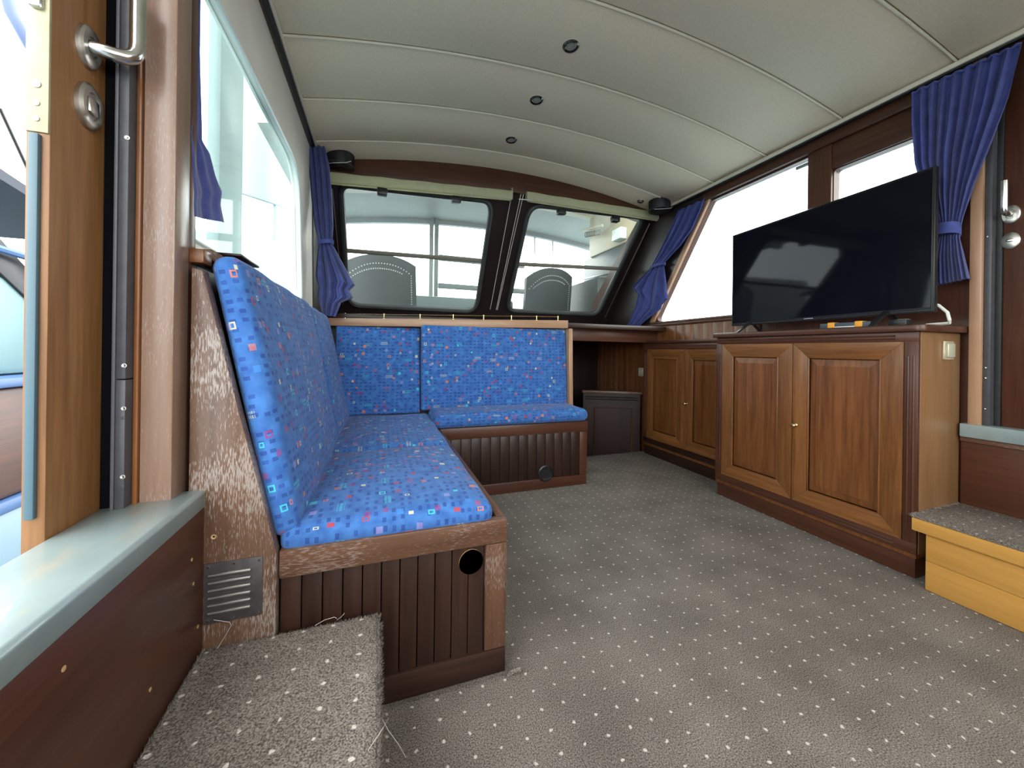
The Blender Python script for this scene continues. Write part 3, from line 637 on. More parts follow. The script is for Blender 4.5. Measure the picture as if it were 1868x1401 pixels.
for x, z in ((-.328, .406), (-.283, .407), (-.238, .406), (-.238, .295), (-.283, .294), (-.328, .295)):
    mesh_obj('screw', MB().lathe((x, YE - .0155, z), (0, -1, 0), [(.0028, 0), (.0022, .0012), (0, .0012)], 8), STEEL, vt)
mesh_obj('back_board', MB().prism([(-.375, YE + .02, 1.03), (-.385, YE + .02, .42), (-.262, YE + .02, .42), (-.368, YE + .02, 1.03)], (0, 1.5, 0)), BLACK, sofa)
# ledge above the left backrest
lg = thing('trim_10', (-.38, 1.6, 1.03), 'narrow wooden ledge along the bottom of the side window', None, kind='structure')
mesh_obj('ledge', MB().box(-.40, -.352, 1.0, 2.46, 1.050, 1.076, bev=.004), wood('rail', 'Y'), lg)
mesh_obj('ledge_end', MB().box(-.40, -.351, .955, .998, 1.035, 1.066, bev=.004), wood('mid', 'X'), lg)
tag(mesh_obj('flat_catch', MB().box(-.368, -.315, 1.06, 1.20, 1.077, 1.083, bev=.002), wood('dark', 'Y')), 'small dark flat plate lying on the ledge above the near back cushion', 'plate')

# bench back with its shelf and brass gallery
sh = thing('backrest_shelf', (.5, 2.45, .99), 'pale wooden shelf edge with a thin brass gallery rail above the bench back', 'shelf')
def quadbar(x0, y0, za0, zb0, x1, y1, za1, zb1, d):
    return MB().prism([(x0, y0, za0), (x1, y1, za1), (x1, y1, zb1), (x0, y0, zb0)], (0, d, 0), bev=.003)
SL, SR = (-.335, 2.50, .996, 1.043), (1.262, 2.385, 1.026, 1.082)
mesh_obj('shelf_edge', quadbar(SL[0], SL[1], SL[2], SL[3], SR[0], SR[1], SR[2], SR[3], .03), wood('pale', 'X'), sh)
mesh_obj('back_panel', MB().prism([(-.335, 2.52, .42), (1.262, 2.475, .42), (1.262, 2.492, 1.03), (-.335, 2.578, 1.0)], (0, .015, 0)), BLACK, sh)
mesh_obj('end_trim', MB().prism([(1.268, 2.36, .44), (1.268, 2.47, .44), (1.268, 2.48, 1.024), (1.268, 2.385, 1.024)], (.030, 0, 0), bev=.003), wood('pale', 'Z'), sh)
def sp_(x, dz=0.0):
    t = (x - SL[0])/(SR[0] - SL[0]); return Vector((x, SL[1] + (SR[1]-SL[1])*t + .015, SL[3] + (SR[3]-SL[3])*t + dz))
gx = [-.205, .02, .24, .452, .655, .848, 1.03, 1.19]
mesh_obj('gallery_rail', MB().tube([sp_(gx[0], .026), sp_(gx[-1], .026)], .0028, 8), BRASS, sh)
mesh_obj('gallery_return', MB().tube([sp_(gx[-1], .026), sp_(1.235, .030) + Vector((0, .09, 0))], .0028, 8), BRASS, sh)
for x in gx:
    mesh_obj('gallery_post', MB().lathe(sp_(x), (0, 0, 1), [(.0065, 0), (.0065, .003), (.003, .006), (.0045, .012), (.0025, .018), (.0048, .025), (.0035, .032), (0, .034)], 10), BRASS, sh)

# cushions
def cushion(name, label, group, O, U, V, w, h, t, r, bulge, uvo=(0, 0), nx=14, ny=14, skew=None):
    O, U, V = Vector(O), Vector(U).normalized(), Vector(V).normalized(); Nn = U.cross(V).normalized()
    def ticks(d, n, rr):
        e = [rr*(1 - math.cos(R(90)*k/4)) for k in range(4)]
        return e + [rr + (d - 2*rr)*k/n for k in range(n+1)] + [d - q for q in e[::-1]]
    ta, tb, tt = ticks(w, nx, r), ticks(h, ny, r), ticks(t, 2, min(r, t*.49))
    bm = bmesh.new(); cache = {}
    rr3 = min(r, t*.49)
    def vert(a, b, c):
        key = (round(a, 6), round(b, 6), round(c, 6))
        if key in cache: return cache[key]
        p = Vector((a, b, c)); q = Vector((min(max(a, r), w-r), min(max(b, r), h-r), min(max(c, rr3), t-rr3)))
        d = p - q; dn = Vector((d.x/r, d.y/r, d.z/rr3))
        if dn.length > 1e-9:
            m = max(abs(dn.x), abs(dn.y), abs(dn.z)); dn = dn.normalized()*m; p = q + Vector((dn.x*r, dn.y*r, dn.z*rr3))
        f = (1 - abs(2*a/w - 1)**3.0)*(1 - abs(2*b/h - 1)**3.0)
        p.z += bulge*f*(c/t) + .0022*math.sin(a*21 + b*13 + uvo[0]*50)*(c/t)
        a2, b2 = p.x, p.y
        if skew: a2, b2 = skew(a2, b2)
        v = bm.verts.new(O + U*a2 + V*b2 + Nn*p.z); v[lay] = Vector((a, b, c)); cache[key] = v; return v
    lay = bm.verts.layers.float_vector.new('abc')
    def sheet(A, B, fn):
        for i in range(len(A)-1):
            for j in range(len(B)-1):
                vv = [fn(A[i], B[j]), fn(A[i+1], B[j]), fn(A[i+1], B[j+1]), fn(A[i], B[j+1])]
                if len(set(vv)) == 4: bm.faces.new(vv)
    sheet(ta, tb, lambda a, b: vert(a, b, t)); sheet(ta, tb, lambda a, b: vert(a, b, 0))
    sheet(ta, tt, lambda a, c: vert(a, 0, c)); sheet(ta, tt, lambda a, c: vert(a, h, c))
    sheet(tb, tt, lambda b, c: vert(0, b, c)); sheet(tb, tt, lambda b, c: vert(w, b, c))
    bmesh.ops.recalc_face_normals(bm, faces=list(bm.faces))
    ul = bm.loops.layers.uv.new('UVMap')
    for f in bm.faces:
        n_ = f.normal; du, dv, dn_ = abs(n_.dot(U)), abs(n_.dot(V)), abs(n_.dot(Nn))
        for lp in f.loops:
            a, b, c = lp.vert[lay]
            if dn_ >= max(du, dv): q = (a, b)
            elif dv > du: q = (a, b + (t - c)*(1 if b > h/2 else -1))
            else: q = (a + (t - c)*(1 if a > w/2 else -1), b)
            lp[ul].uv = (q[0] + uvo[0], q[1] + uvo[1])
    o0 = sum((v.co for v in bm.verts), Vector())/len(bm.verts); o0.z = min(v.co.z for v in bm.verts)
    for v in bm.verts: v.co -= o0
    me = bpy.data.meshes.new(name); bm.to_mesh(me); bm.free()
    for p in me.polygons: p.use_smooth = True
    me.materials.append(FABRIC); o = bpy.data.objects.new(name, me); COL.objects.link(o); o.location = o0; WL[o.name] = o0
    return tag(o, label, 'cushion', group)
GS, GB = 'printed blue seat cushions of the corner sofa', 'printed blue back cushions of the corner sofa'
cushion('seat_cushion', 'blue printed seat cushion at the near open end of the sofa', GS, (.292, .951, .395), (0, 1, 0), (-1, 0, 0), .655, .50, .062, .026, .020, (.1, .3), 18, 14)
cushion('seat_cushion', 'blue printed seat cushion in the far corner of the sofa', GS, (.292, 1.609, .395), (0, 1, 0), (-1, 0, 0), .80, .50, .066, .026, .016, (1.1, .7), 18, 14)
cushion('seat_cushion', 'short-sided blue printed seat cushion on the forward bench facing the camera', GS, (.285, 2.100, .413), (1, 0, 0), (0, 1, 0), .990, .30, .082, .038, .008, (2.3, .2), 22, 10)
bu = Vector((.345-.209, 0, 0)); vdir = Vector((-.126, 0, .622)).normalized()
cushion('back_cushion', 'tall blue printed back cushion nearest the camera along the side window', GB, (-.222, .958, .425), (0, 1, 0), vdir, .865, .640, .060, .028, .014, (3.2, .1), 22, 18)
cushion('back_cushion', 'blue printed back cushion along the side window beyond the nearest one', GB, (-.222, 1.826, .425), (0, 1, 0), vdir, .60, .632, .060, .028, .010, (4.2, .5), 18, 18)
fv = Vector((0, .085, .505)).normalized()
cushion('back_cushion', 'small square blue back cushion in the sofa corner under the shelf', GB, (-.255, 2.470, .452), (1, 0, 0), fv, .498, .548, .060, .012, .004, (5.3, .15), 14, 14, skew=lambda a, b: (a, b))
cushion('back_cushion', 'wide blue back cushion of the forward bench beside the companionway', GB, (.247, 2.448, .475), (1, 0, 0), Vector((0, .035, .5)).normalized(), 1.020, .540, .060, .012, .006, (6.2, .45), 22, 14, skew=lambda a, b: (a, b))

# ---------------------------------------------------------------- television cabinet and its smaller neighbour
def cab_door(parent, xf, y0, y1, z0, z1, fr, knob_side, kn=True):
    """panelled door facing -X: mitred frame, inner moulding, raised field"""
    d = mesh_obj('door', MB().box(xf + .004, xf + .016, y0 + .002, y1 - .002, z0 + .002, z1 - .002, bev=.001), wood('mid', 'Z'), parent)
    def tri(pts, nm, ax):
        mesh_obj(nm, MB().prism([(xf - .006, y, z) for y, z in pts], (.011, 0, 0), bev=.0015), wood('gold', ax), d)
    iy0, iy1, iz0, iz1 = y0 + fr, y1 - fr, z0 + fr, z1 - fr
    tri([(y0, z0), (iy0, iz0), (iy0, iz1), (y0, z1)], 'stile', 'Z'); tri([(y1, z0), (y1, z1), (iy1, iz1), (iy1, iz0)], 'stile', 'Z')
    tri([(y0, z1), (iy0, iz1), (iy1, iz1), (y1, z1)], 'rail', 'Y'); tri([(y0, z0), (y1, z0), (iy1, iz0), (iy0, iz0)], 'rail', 'Y')
    mesh_obj('moulding', MB().tube([(xf - .005, iy0, iz0), (xf - .005, iy1, iz0), (xf - .005, iy1, iz1), (xf - .005, iy0, iz1)], .0045, 6, closed=True), wood('mid', 'Z'), d)
    g = .034
    vs_ = [(xf + .004, iy0 + .004, iz0 + .004), (xf + .004, iy1 - .004, iz0 + .004), (xf + .004, iy1 - .004, iz1 - .004), (xf + .004, iy0 + .004, iz1 - .004),
           (xf - .0005, iy0 + g, iz0 + g), (xf - .0005, iy1 - g, iz0 + g), (xf - .0005, iy1 - g, iz1 - g), (xf - .0005, iy0 + g, iz1 - g),
           (xf - .004, iy0 + g, iz0 + g), (xf - .004, iy1 - g, iz0 + g), (xf - .004, iy1 - g, iz1 - g), (xf - .004, iy0 + g, iz1 - g)]
    fs_ = [(0, 1, 5, 4), (1, 2, 6, 5), (2, 3, 7, 6), (3, 0, 4, 7), (4, 5, 9, 8), (5, 6, 10, 9), (6, 7, 11, 10), (7, 4, 8, 11), (8, 9, 10, 11)]
    mesh_obj('field', MB().add(vs_, fs_), wood('mid', 'Z'), d, smooth=False)
    if kn:
        zk = .513 if parent.get('big') else .49
        mesh_obj('knob', MB().lathe((xf - .006, knob_side, zk), (-1, 0, 0), [(.010, 0), (.009, .004), (.005, .006), (.005, .014), (.010, .020), (.011, .025), (.007, .031), (0, .032)], 16), BRASS, d)
    return d
tvc = thing('tv_cabinet', (2.09, 1.29, 0), 'tall mahogany cabinet with two panelled doors under the television', 'cabinet'); tvc['big'] = 1
XF = 1.945; CY0, CY1 = .832, 1.747
mesh_obj('body', MB().box(XF + .004, XR - .022, CY0 + .004, CY1, .08, .955, bev=.002), wood('mid', 'Z'), tvc)
mesh_obj('side_panel', MB().box(XF + .010, XR - .022, CY0, CY0 + .006, .10, .955, bev=.001), wood('lit_end', 'Z'), tvc)  # lighter wood paints in the light falling on this aft end
mesh_obj('plinth', MB().box(XF + .012, XR - .022, CY0 + .01, CY1 - .004, .002, .098, bev=.003), wood('red', 'Y'), tvc)
mesh_obj('top', MB().prism(round_poly([(XF - .022, CY0 - .012), (XR - .022, CY0 - .022), (XR - .022, CY1 + .015), (XF - .022, CY1 + .015)], [.03, .004, .004, .012], 5) and [(p[0], p[1], .956) for p in round_poly([(XF - .022, CY0 - .022), (XR - .004, CY0 - .022), (XR - .004, CY1 + .015), (XF - .022, CY1 + .015)], [.035, .004, .004, .015], 5)], (0, 0, .026), bev=.004), wood('red', 'Y'), tvc)
mesh_obj('frieze', MB().box(XF - .002, XF + .01, CY0 + .002, CY1 - .002, .918, .955, bev=.001), wood('red', 'Y'), tvc)
for z in (.928, .940): mesh_obj('reed', MB().tube([(XF - .002, CY0 + .07, z), (XF - .002, CY1 - .01, z)], .0038, 8), wood('red', 'Y'), tvc)
mesh_obj('base_frieze', MB().box(XF - .002, XF + .01, CY0 + .002, CY1 - .002, .098, .138, bev=.001), wood('red', 'Y'), tvc)
for z in (.112, .125): mesh_obj('reed', MB().tube([(XF - .002, CY0 + .07, z), (XF - .002, CY1 - .01, z)], .0038, 8), wood('red', 'Y'), tvc)
for ya, yb in ((CY0 + .002, .875), (1.704, CY1 - .002)):
    mesh_obj('pilaster', MB().box(XF - .003, XF + .012, ya, yb, .138, .918, bev=.001), wood('red', 'Z'), tvc)
    for t in (.3, .7):
        y = ya + (yb - ya)*t; mesh_obj('reed', MB().tube([(XF - .003, y, .19), (XF - .003, y, .86)], .0042, 8), wood('red', 'Z'), tvc)
cab_door(tvc, XF, .877, 1.293, .140, .916, .072, 1.275)
cab_door(tvc, XF, 1.297, 1.702, .140, .916, .072, 0, False)
scb = thing('side_cabinet', (2.18, 2.18, 0), 'narrower mahogany cabinet with two panelled doors beyond the television cabinet', 'cabinet')
XS = 2.135; SY0, SY1 = 1.764, 2.655
mesh_obj('body', MB().box(XS + .004, XR - .021, SY0, SY1, .08, .935, bev=.002), wood('mid', 'Z'), scb)
mesh_obj('plinth', MB().box(XS + .010, XR - .021, SY0, SY1 - .004, .002, .10, bev=.003), wood('dark', 'Y'), scb)
mesh_obj('top', MB().box(XS - .020, XR - .0205, SY0 + .0, SY1 + .014, .936, .960, bev=.006), wood('red', 'Y'), scb)
mesh_obj('frieze', MB().box(XS - .002, XS + .01, SY0, SY1, .888, .935, bev=.001), wood('red', 'Y'), scb)
for z in (.903, .918): mesh_obj('reed', MB().tube([(XS - .002, SY0 + .01, z), (XS - .002, SY1 - .03, z)], .004, 8), wood('red', 'Y'), scb)
mesh_obj('base_frieze', MB().box(XS - .002, XS + .01, SY0, SY1, .10, .145, bev=.001), wood('dark', 'Y'), scb)
for z in (.116, .130): mesh_obj('reed', MB().tube([(XS - .002, SY0 + .01, z), (XS - .002, SY1 - .02, z)], .004, 8), wood('dark', 'Y'), scb)
mesh_obj('pilaster', MB().box(XS - .003, XS + .012, 2.605, SY1, .145, .888, bev=.001), wood('red', 'Z'), scb)
for y in (2.62, 2.638): mesh_obj('reed', MB().tube([(XS - .003, y, .19), (XS - .003, y, .85)], .004, 8), wood('red', 'Z'), scb)
cab_door(scb, XS, 1.80, 2.188, .146, .887, .075, 2.165)
cab_door(scb, XS, 2.192, 2.603, .146, .887, .075, 0, False)

# low cabinet standing at an angle in the companionway, body darkened for shade
lc = thing('low_cabinet', (1.95, 2.84, -.76), 'low dark panelled locker standing in the companionway', 'cabinet')
A, B = Vector((2.165, 2.73, 0)), Vector((1.73, 2.965, 0)); D = (B - A).normalized(); Nn = Vector((-D.y, D.x, 0));
if Nn.y > 0: Nn = -Nn
def lcp(u, z, d=0.0): p = A + D*u + Nn*d; return (p.x, p.y, z)
Lw = (B - A).length
mesh_obj('body', MB().prism([lcp(0, -.76), lcp(Lw, -.76), lcp(Lw, .49), lcp(0, .49)], tuple(-Nn*.06)), wood('shaded', 'Z'), lc, smooth=False)
mesh_obj('top', MB().prism([lcp(-.02, .49, .02), lcp(Lw + .01, .49, .02), lcp(Lw + .01, .515, .02), lcp(-.02, .515, .02)], tuple(-Nn*.08), bev=.003), wood('rail', 'X'), lc)
for z in (.46, .44): mesh_obj('reed', MB().tube([lcp(.02, z, .002), lcp(Lw - .02, z, .002)], .006, 8), wood('shaded', 'X'), lc)
ld = mesh_obj('door', MB().prism([lcp(.04, -.5, .004), lcp(Lw - .03, -.5, .004), lcp(Lw - .03, .40, .004), lcp(.04, .40, .004)], tuple(-Nn*.006)), wood('dark', 'Z'), lc)
mesh_obj('moulding', MB().tube([lcp(.075, -.45, .006), lcp(Lw - .10, -.45, .006), lcp(Lw - .10, .365, .006), lcp(.075, .365, .006)], .006, 6, closed=True), wood('red', 'Z'), ld)

# rocker switches
def rocker(name, label, c, n, side, s):
    c, n, a = Vector(c), Vector(n), Vector(side); t = thing(name, c - Vector((0, 0, s)), label, 'switch', 'brass-coloured light switches')
    def pad(hw, hh, d0, d1, sh=0.0):
        z = Vector((0, 0, 1)); return MB().prism([tuple(c + a*(sa*hw + sh) + z*sb*hh + n*d0) for sa, sb in ((-1, -1), (1, -1), (1, 1), (-1, 1))], tuple(n*(d1-d0)), bev=.0025)
    mesh_obj('plate', pad(s, s*1.08, 0, .008), plain('champagne_plate', (.50, .44, .30), .35, .3, noise=.1), t)
    mesh_obj('rocker', pad(s*.72, s*.80, .008, .015, s*.05), plain('champagne_rocker', (.52, .50, .38), .32, .2, noise=.06), t)
    return t
rocker('light_switch', 'champagne rocker switch on the bright end of the television cabinet', (2.130, CY0, .885), (0, -1, 0), (1, 0, 0), .034)
rocker('light_switch', 'small champagne rocker switch on the dim wall beside the narrower cabinet', (XR - .020, 2.80, .685), (-1, 0, 0), (0, 1, 0), .036)

# television
tv = thing('television', (2.075, 1.295, .984), 'large black flat television standing on the cabinet', 'television')
TL, TR_ = Vector((2.083, 1.764, 0)), Vector((2.030, .829, 0)); td = (TR_ - TL).normalized(); tn = Vector((td.y, -td.x, 0))
if tn.x > 0: tn = -tn
tw = (TR_ - TL).length; Zb, Zt = 1.034, 1.604
def tvp(u, z, d=0.0): p = TL + td*u + tn*d; return (p.x, p.y, z)
def slab(u0, u1, z0, z1, d0, d1, bev=.002): return MB().prism([tvp(u0, z0, d0), tvp(u1, z0, d0), tvp(u1, z1, d0), tvp(u0, z1, d0)], tuple(tn*(d1-d0)), bev=bev)
mesh_obj('housing', slab(0, tw, Zb, Zt, -.022, 0, .003), BLACK, tv)
mesh_obj('rear_housing', slab(.12, tw - .12, Zb + .03, Zb + .36, -.06, -.022, .01), BLACK, tv)
scr = plain('glossy_screen', (.005, .005, .009), .05, spec=.14)
mesh_obj('screen', slab(.010, tw - .010, Zb + .020, Zt - .010, 0, .0012, 0), scr, tv, smooth=False)
mesh_obj('bezel_edge', MB().tube([tvp(.005, Zb + .008, .001), tvp(tw - .005, Zb + .008, .001), tvp(tw - .005, Zt - .004, .001), tvp(.005, Zt - .004, .001)], .0035, 6, closed=True), plain('bezel', (.02, .02, .024), .25), tv)
mesh_obj('badge', slab(tw*.475, tw*.522, Zb + .007, Zb + .0125, .0012, .003, .0005), plain('badge_grey', (.55, .55, .56), .4), tv)
for u in (.13, tw - .15):
    mesh_obj('foot', MB().prism([tvp(u - .010, .984, .10), tvp(u + .010, .984, .10), tvp(u + .014, Zb + .02, -.004), tvp(u - .014, Zb + .02, -.004)], tuple(-tn*.012), bev=.002).prism([tvp(u - .010, .984, -.10), tvp(u + .010, .984, -.10), tvp(u + .014, Zb + .02, -.018), tvp(u - .014, Zb + .02, -.018)], tuple(tn*.010), bev=.002), BLACK, tv)
gd = thing('receiver_box', (1.99, 1.13, .984), 'small dark device with two orange ends under the television', 'device')
gc = Vector((1.995, 1.125, 0))
mesh_obj('case', MB().box(1.972, 2.02, 1.00, 1.195, .984, 1.008, bev=.003), plain('slate_case', (.045, .06, .075), .45), gd)
for y in (1.042, 1.148): mesh_obj('orange_end', MB().box(1.970, 2.01, y - .014, y + .014, .986, 1.011, bev=.002), plain('orange_plastic', (.75, .34, .03), .45), gd)
mesh_obj('pale_strip', MB().box(1.9705, 1.974, 1.056, 1.134, .9865, .991, bev=.0005), plain('pale_plastic', (.62, .63, .62), .5), gd)
tag(mesh_obj('white_cable', MB().tube([tvp(tw - .03, 1.075, -.03), tvp(tw + .0, 1.06, -.028), tvp(tw + .028, 1.03, -.02), tvp(tw + .035, 1.0, -.018), tvp(tw + .03, .989, -.03), tvp(tw - .05, .988, -.06)], .0055, 8), plain('cable_white', (.68, .68, .62), .5)), 'white cable hanging from the right end of the television', 'cable')
tag(mesh_obj('plug_block', MB().box(2.02, 2.06, .905, .965, .984, 1.012, bev=.004), BLACK), 'black power adapter block lying under the right end of the television', 'adapter')

# carpeted steps
st1 = thing('door_step', (-.16, .3, 0), 'carpeted step with frayed edge below the left door sill', 'step', 'steps below the side doors')
def wav(y): return .010 + .0025*math.sin(y*40) + .0015*math.sin(y*97 + 1)
ys = [.930 - i*.018 for i in range(0, 105)]
mb = MB(); vs_ = []; fs_ = []
prof = [(0, .218), (.010, .228), (.018, .236), (.05, .238)]
lx = -.336
for i, y in enumerate(ys):
    e = wav(y); row = [(e - .012, .16), (e - .004, .196), (e, .214), (e - .003, .228), (e - .012, .236), (e - .03, .2385), (-.10, .238), (-.20, .238), (lx, .238), (lx, .20)]
    row = [(x, z - (.003 if (i == 0 and 0 < k < 9) else 0)) for k, (x, z) in enumerate(row)]
    for x, z in row: vs_.append((x, y + (random.uniform(-.004, .004) if i == 0 else 0), z + random.uniform(-.0012, .0012)))
k = 10
for i in range(len(ys)-1):
    for j in range(k-1): fs_.append((i*k+j, (i+1)*k+j, (i+1)*k+j+1, i*k+j+1))
fs_.append(tuple(range(k)))
mesh_obj('carpet', mb.add(vs_, fs_), CARPET, st1)
mesh_obj('box_frame', MB().box(-.336, -.020, -.90, .925, .002, .205, bev=.002), wood('dark', 'Y'), st1)
tufts('frayed_edge', [((.008, -.1, .216), (.008, .93, .216), (1, 0, .1)), ((.003, -.1, .229), (.003, .93, .229), (.8, 0, .6)), ((lx, .928, .232), (.008, .928, .232), (0, 1, .7)), ((-.002, -.1, .18), (.0, .93, .18), (1, 0, -.6)), ((lx + .003, .2, .238), (lx + .003, .93, .238), (.5, 0, 1))], st1, CARPET, 1900, .009)
def strand(pts): mesh_obj('loose_thread', MB().tube(pts, .0006, 4), plain('thread', (.45, .43, .40), .8), st1)
strand([(-.31, .93, .236), (-.295, .925, .262), (-.283, .92, .285), (-.286, .92, .292), (-.315, .925, .300)])
strand([(-.13, .936, .238), (-.11, .93, .250), (-.09, .93, .252), (-.085, .93, .248)]); strand([(-.085, .93, .244), (-.075, .92, .256), (-.068, .915, .266)])
strand([(.005, .70, .22), (.022, .69, .19), (.040, .70, .15), (.055, .72, .10)]); strand([(-.01, .62, .236), (.012, .64, .245), (.022, .68, .22), (.018, .72, .18)])
st2 = thing('door_step', (2.06, .3, 0), 'orange-brown wooden step with carpeted top below the right door sill', 'step', 'steps below the side doors')
mesh_obj('riser', MB().box(1.905, 1.925, -.9, .792, .108, .215, bev=.002), wood('orange', 'Y'), st2)
mesh_obj('riser', MB().box(1.9055, 1.925, -.9, .792, .002, .107, bev=.001), wood('orange', 'Y'), st2)
mesh_obj('nosing', MB().box(1.882, 1.912, -.9, .822, .212, .258, bev=.003), wood('orange', 'Y'), st2)
mesh_obj('end_panel', MB().box(1.925, 2.230, .772, .790, .002, .21, bev=.002), wood('dark', 'X'), st2)
mesh_obj('carpet', MB().box(1.884, 2.231, -.9, .826, .258, .268, bev=.004), CARPET, st2)
tufts('frayed_edge', [((1.884, .827, .262), (2.23, .827, .262), (0, 1, .4)), ((1.884, .0, .266), (1.884, .826, .266), (-.4, 0, 1))], st2, CARPET, 400, .010)
# loose carpet scrap by the sofa corner
tag(mesh_obj('carpet_scrap', MB().tube([(.325, .93, .004), (.345, .934, .010), (.362, .930, .012), (.372, .935, .006)], [.004, .006, .007, .003], 6), CARPET), 'tiny curled carpet scrap at the foot of the sofa corner', 'scrap')

# ---------------------------------------------------------------- ceiling fittings
def spot(name, label, x, y, r):
    z = zc(x); n = Vector((-2*.085*(x - XC)*-1, 0, 1)); n = Vector((2*.085*(x - XC), 0, 1)).normalized(); t = thing(name, (x, y, z - .01), label, 'spotlight', 'recessed ceiling spotlights'); dn = -n
    c = Vector((x, y, z))
    mesh_obj('trim_ring', MB().lathe(c, dn, [(r, -.002), (r, .004), (r*.86, .009), (r*.70, .007), (r*.66, -.002)], 32), plain('dark_chrome', (.10, .10, .10), .2, 1), t)
    mesh_obj('lens', MB().lathe(c, dn, [(r*.66, .001), (r*.5, .004), (0, .0055)], 24), plain('frosted_lens', (.30, .29, .25), .15), t)
    mesh_obj('cut_ring', MB().lathe(c, dn, [(r*1.13, -.001), (r*1.13, .0012), (r, .0018)], 32), PIPING, t)
    return t
spot('spotlight', 'recessed ceiling spotlight nearest the camera', .768, 1.462, .036)
spot('spotlight', 'recessed ceiling spotlight second from the camera', .766, 1.838, .036)
spot('spotlight', 'recessed ceiling spotlight nearest the windscreen arch', .765, 2.240, .036)
spot('spotlight', 'small recessed spotlight beside the black speaker at the right curtain', 2.0, 2.555, .026)
def pod(name, label, x, y, r):
    t = thing(name, (x, y, 1.96), label, 'speaker', 'black round corner speakers'); z = zc(x)
    mesh_obj('housing', MB().lathe((x, y, z + .01), (0, 0, -1), [(r, 0), (r, .05), (r*.96, .075), (r*.8, .085), (0, .085)], 32), BLACK, t)
    mesh_obj('rim', MB().lathe((x, y, z - .062), (0, 0, -1), [(r*1.01, 0), (r*1.03, .004), (r*1.0, .008)], 32), plain('dark_rim', (.035, .035, .04), .4), t)
    mesh_obj('wire', MB().tube([(x - r*.9, y - .03, z - .075), (x - .03, y - r*.98, z - .085), (x + .04, y - r*.95, z - .07), (x + .07, y - r*.8, z - .05)], .0022, 6), plain('cable_white', (.68, .68, .62), .5), t)
pod('corner_speaker', 'black round speaker under the ceiling at the right end of the arch', 2.125, 2.475, .085)
pod('corner_speaker', 'black round speaker under the ceiling behind the left front curtain', -.255, 2.60, .085)

# ---------------------------------------------------------------- curtains
def curtain(name, label, rows, dep, plaits, amp, tie=None, n=72, sub=6):
    """rows: (pointA, pointB, amp factor) from top to bottom; folds stand along dep"""
    t = thing(name, tuple((Vector(rows[-1][0]) + Vector(rows[-1][1]))/2), label, 'curtain', 'blue gathered curtains'); dep = Vector(dep)
    vs_ = []; m = 0
    ph = random.random()*6
    for i in range(len(rows)-1):
        for s in range(sub + (1 if i == len(rows)-2 else 0)):
            f = s/sub; g = f*f*(3-2*f)
            a = Vector(rows[i][0]).lerp(Vector(rows[i+1][0]), f); b = Vector(rows[i][1]).lerp(Vector(rows[i+1][1]), f); k = rows[i][2]*(1-g) + rows[i+1][2]*g
            for j in range(n+1):
                u = j/n; w = math.sin(2*math.pi*plaits*u + ph + .8*math.sin(5*u)) + .35*math.sin(2*math.pi*plaits*2.3*u + 1.1 + m*.05)
                p = a.lerp(b, u + .012*math.sin(2*math.pi*plaits*u*1.0 + 2)) + dep*(amp*k*w); vs_.append(p)
            m += 1
    fs_ = [(i*(n+1)+j, (i+1)*(n+1)+j, (i+1)*(n+1)+j+1, i*(n+1)+j+1) for i in range(m-1) for j in range(n)]
    mb = MB().add(vs_, fs_)
    mb.add([Vector(p) - dep*.0016 for p in vs_], [f[::-1] for f in fs_])
    mesh_obj('cloth', mb, CURTAIN, t)
    if tie:
        ta, tb, th, rad = Vector(tie[0]), Vector(tie[1]), tie[2], tie[3]
        ax = (tb - ta).normalized(); up = Vector(tie[4]) if len(tie) > 4 else Vector((0, 0, 1)); c = (ta + tb)/2; hw = (tb - ta).length/2
        vv = []; ff = []
        for k2 in range(2):
            for q in range(28):
                an = 2*math.pi*q/28; vv.append(c + ax*hw*math.cos(an) + dep*rad*math.sin(an) + up*(th*(k2 - .5)) + up*.004*math.sin(an*2))
        for q in range(28): ff.append((q, (q+1) % 28, 28 + (q+1) % 28, 28 + q))
        mesh_obj('tie_band', MB().add(vv, ff), CURTAIN, t)
    return t
def rowX(X, *rs): return [(at(a, b, 'X', X), at(c, d, 'X', X), k) for a, b, c, d, k in rs]
def rowY(Y, *rs): return [(at(a, b, 'Y', Y), at(c, d, 'Y', Y), k) for a, b, c, d, k in rs]
# right, beside the closed door
X = 2.170
c1 = curtain('window_curtain', 'long blue tied curtain hanging beside the television and the right door',
    rowX(X, (1664, 170, 1862, 80, .55), (1666, 230, 1838, 175, .9), (1672, 300, 1806, 260, 1.0), (1688, 360, 1776, 335, .8), (1704, 402, 1756, 396, .45), (1708, 418, 1752, 416, .38), (1706, 434, 1750, 434, .5), (1700, 470, 1757, 468, .9), (1699, 522, 1766, 508, 1.1)),
    (-1, 0, 0), 9, .016, (at(1706, 418, 'X', X), at(1753, 417, 'X', X), .045, .034))
mesh_obj('header_tape', MB().tube([at(1664 + 198*i/30, 170 - 90*i/30 + 2*math.sin(i*1.9), 'X', X) for i in range(31)], .006, 6), CURTAIN, c1)
# right front, raked with the pillar
X = 2.195
curtain('window_curtain', 'blue tied curtain slanting along the raked pillar at the right front',
    rowX(X, (1238, 384, 1287, 362, .6), (1228, 408, 1281, 382, .9), (1214, 438, 1265, 418, .9), (1200, 465, 1243, 448, .7), (1189, 484, 1214, 478, .35), (1186, 490, 1212, 486, .35), (1168, 508, 1215, 505, .9), (1152, 524, 1219, 545, 1.2), (1164, 537, 1208, 556, .9), (1158, 562, 1206, 564, .8), (1146, 590, 1178, 585, .7), (1137, 605, 1164, 598, .4)),
    (-1, 0, 0), 4, .016, (at(1186, 488, 'X', X - .01), at(1214, 481, 'X', X - .01), .022, .026))
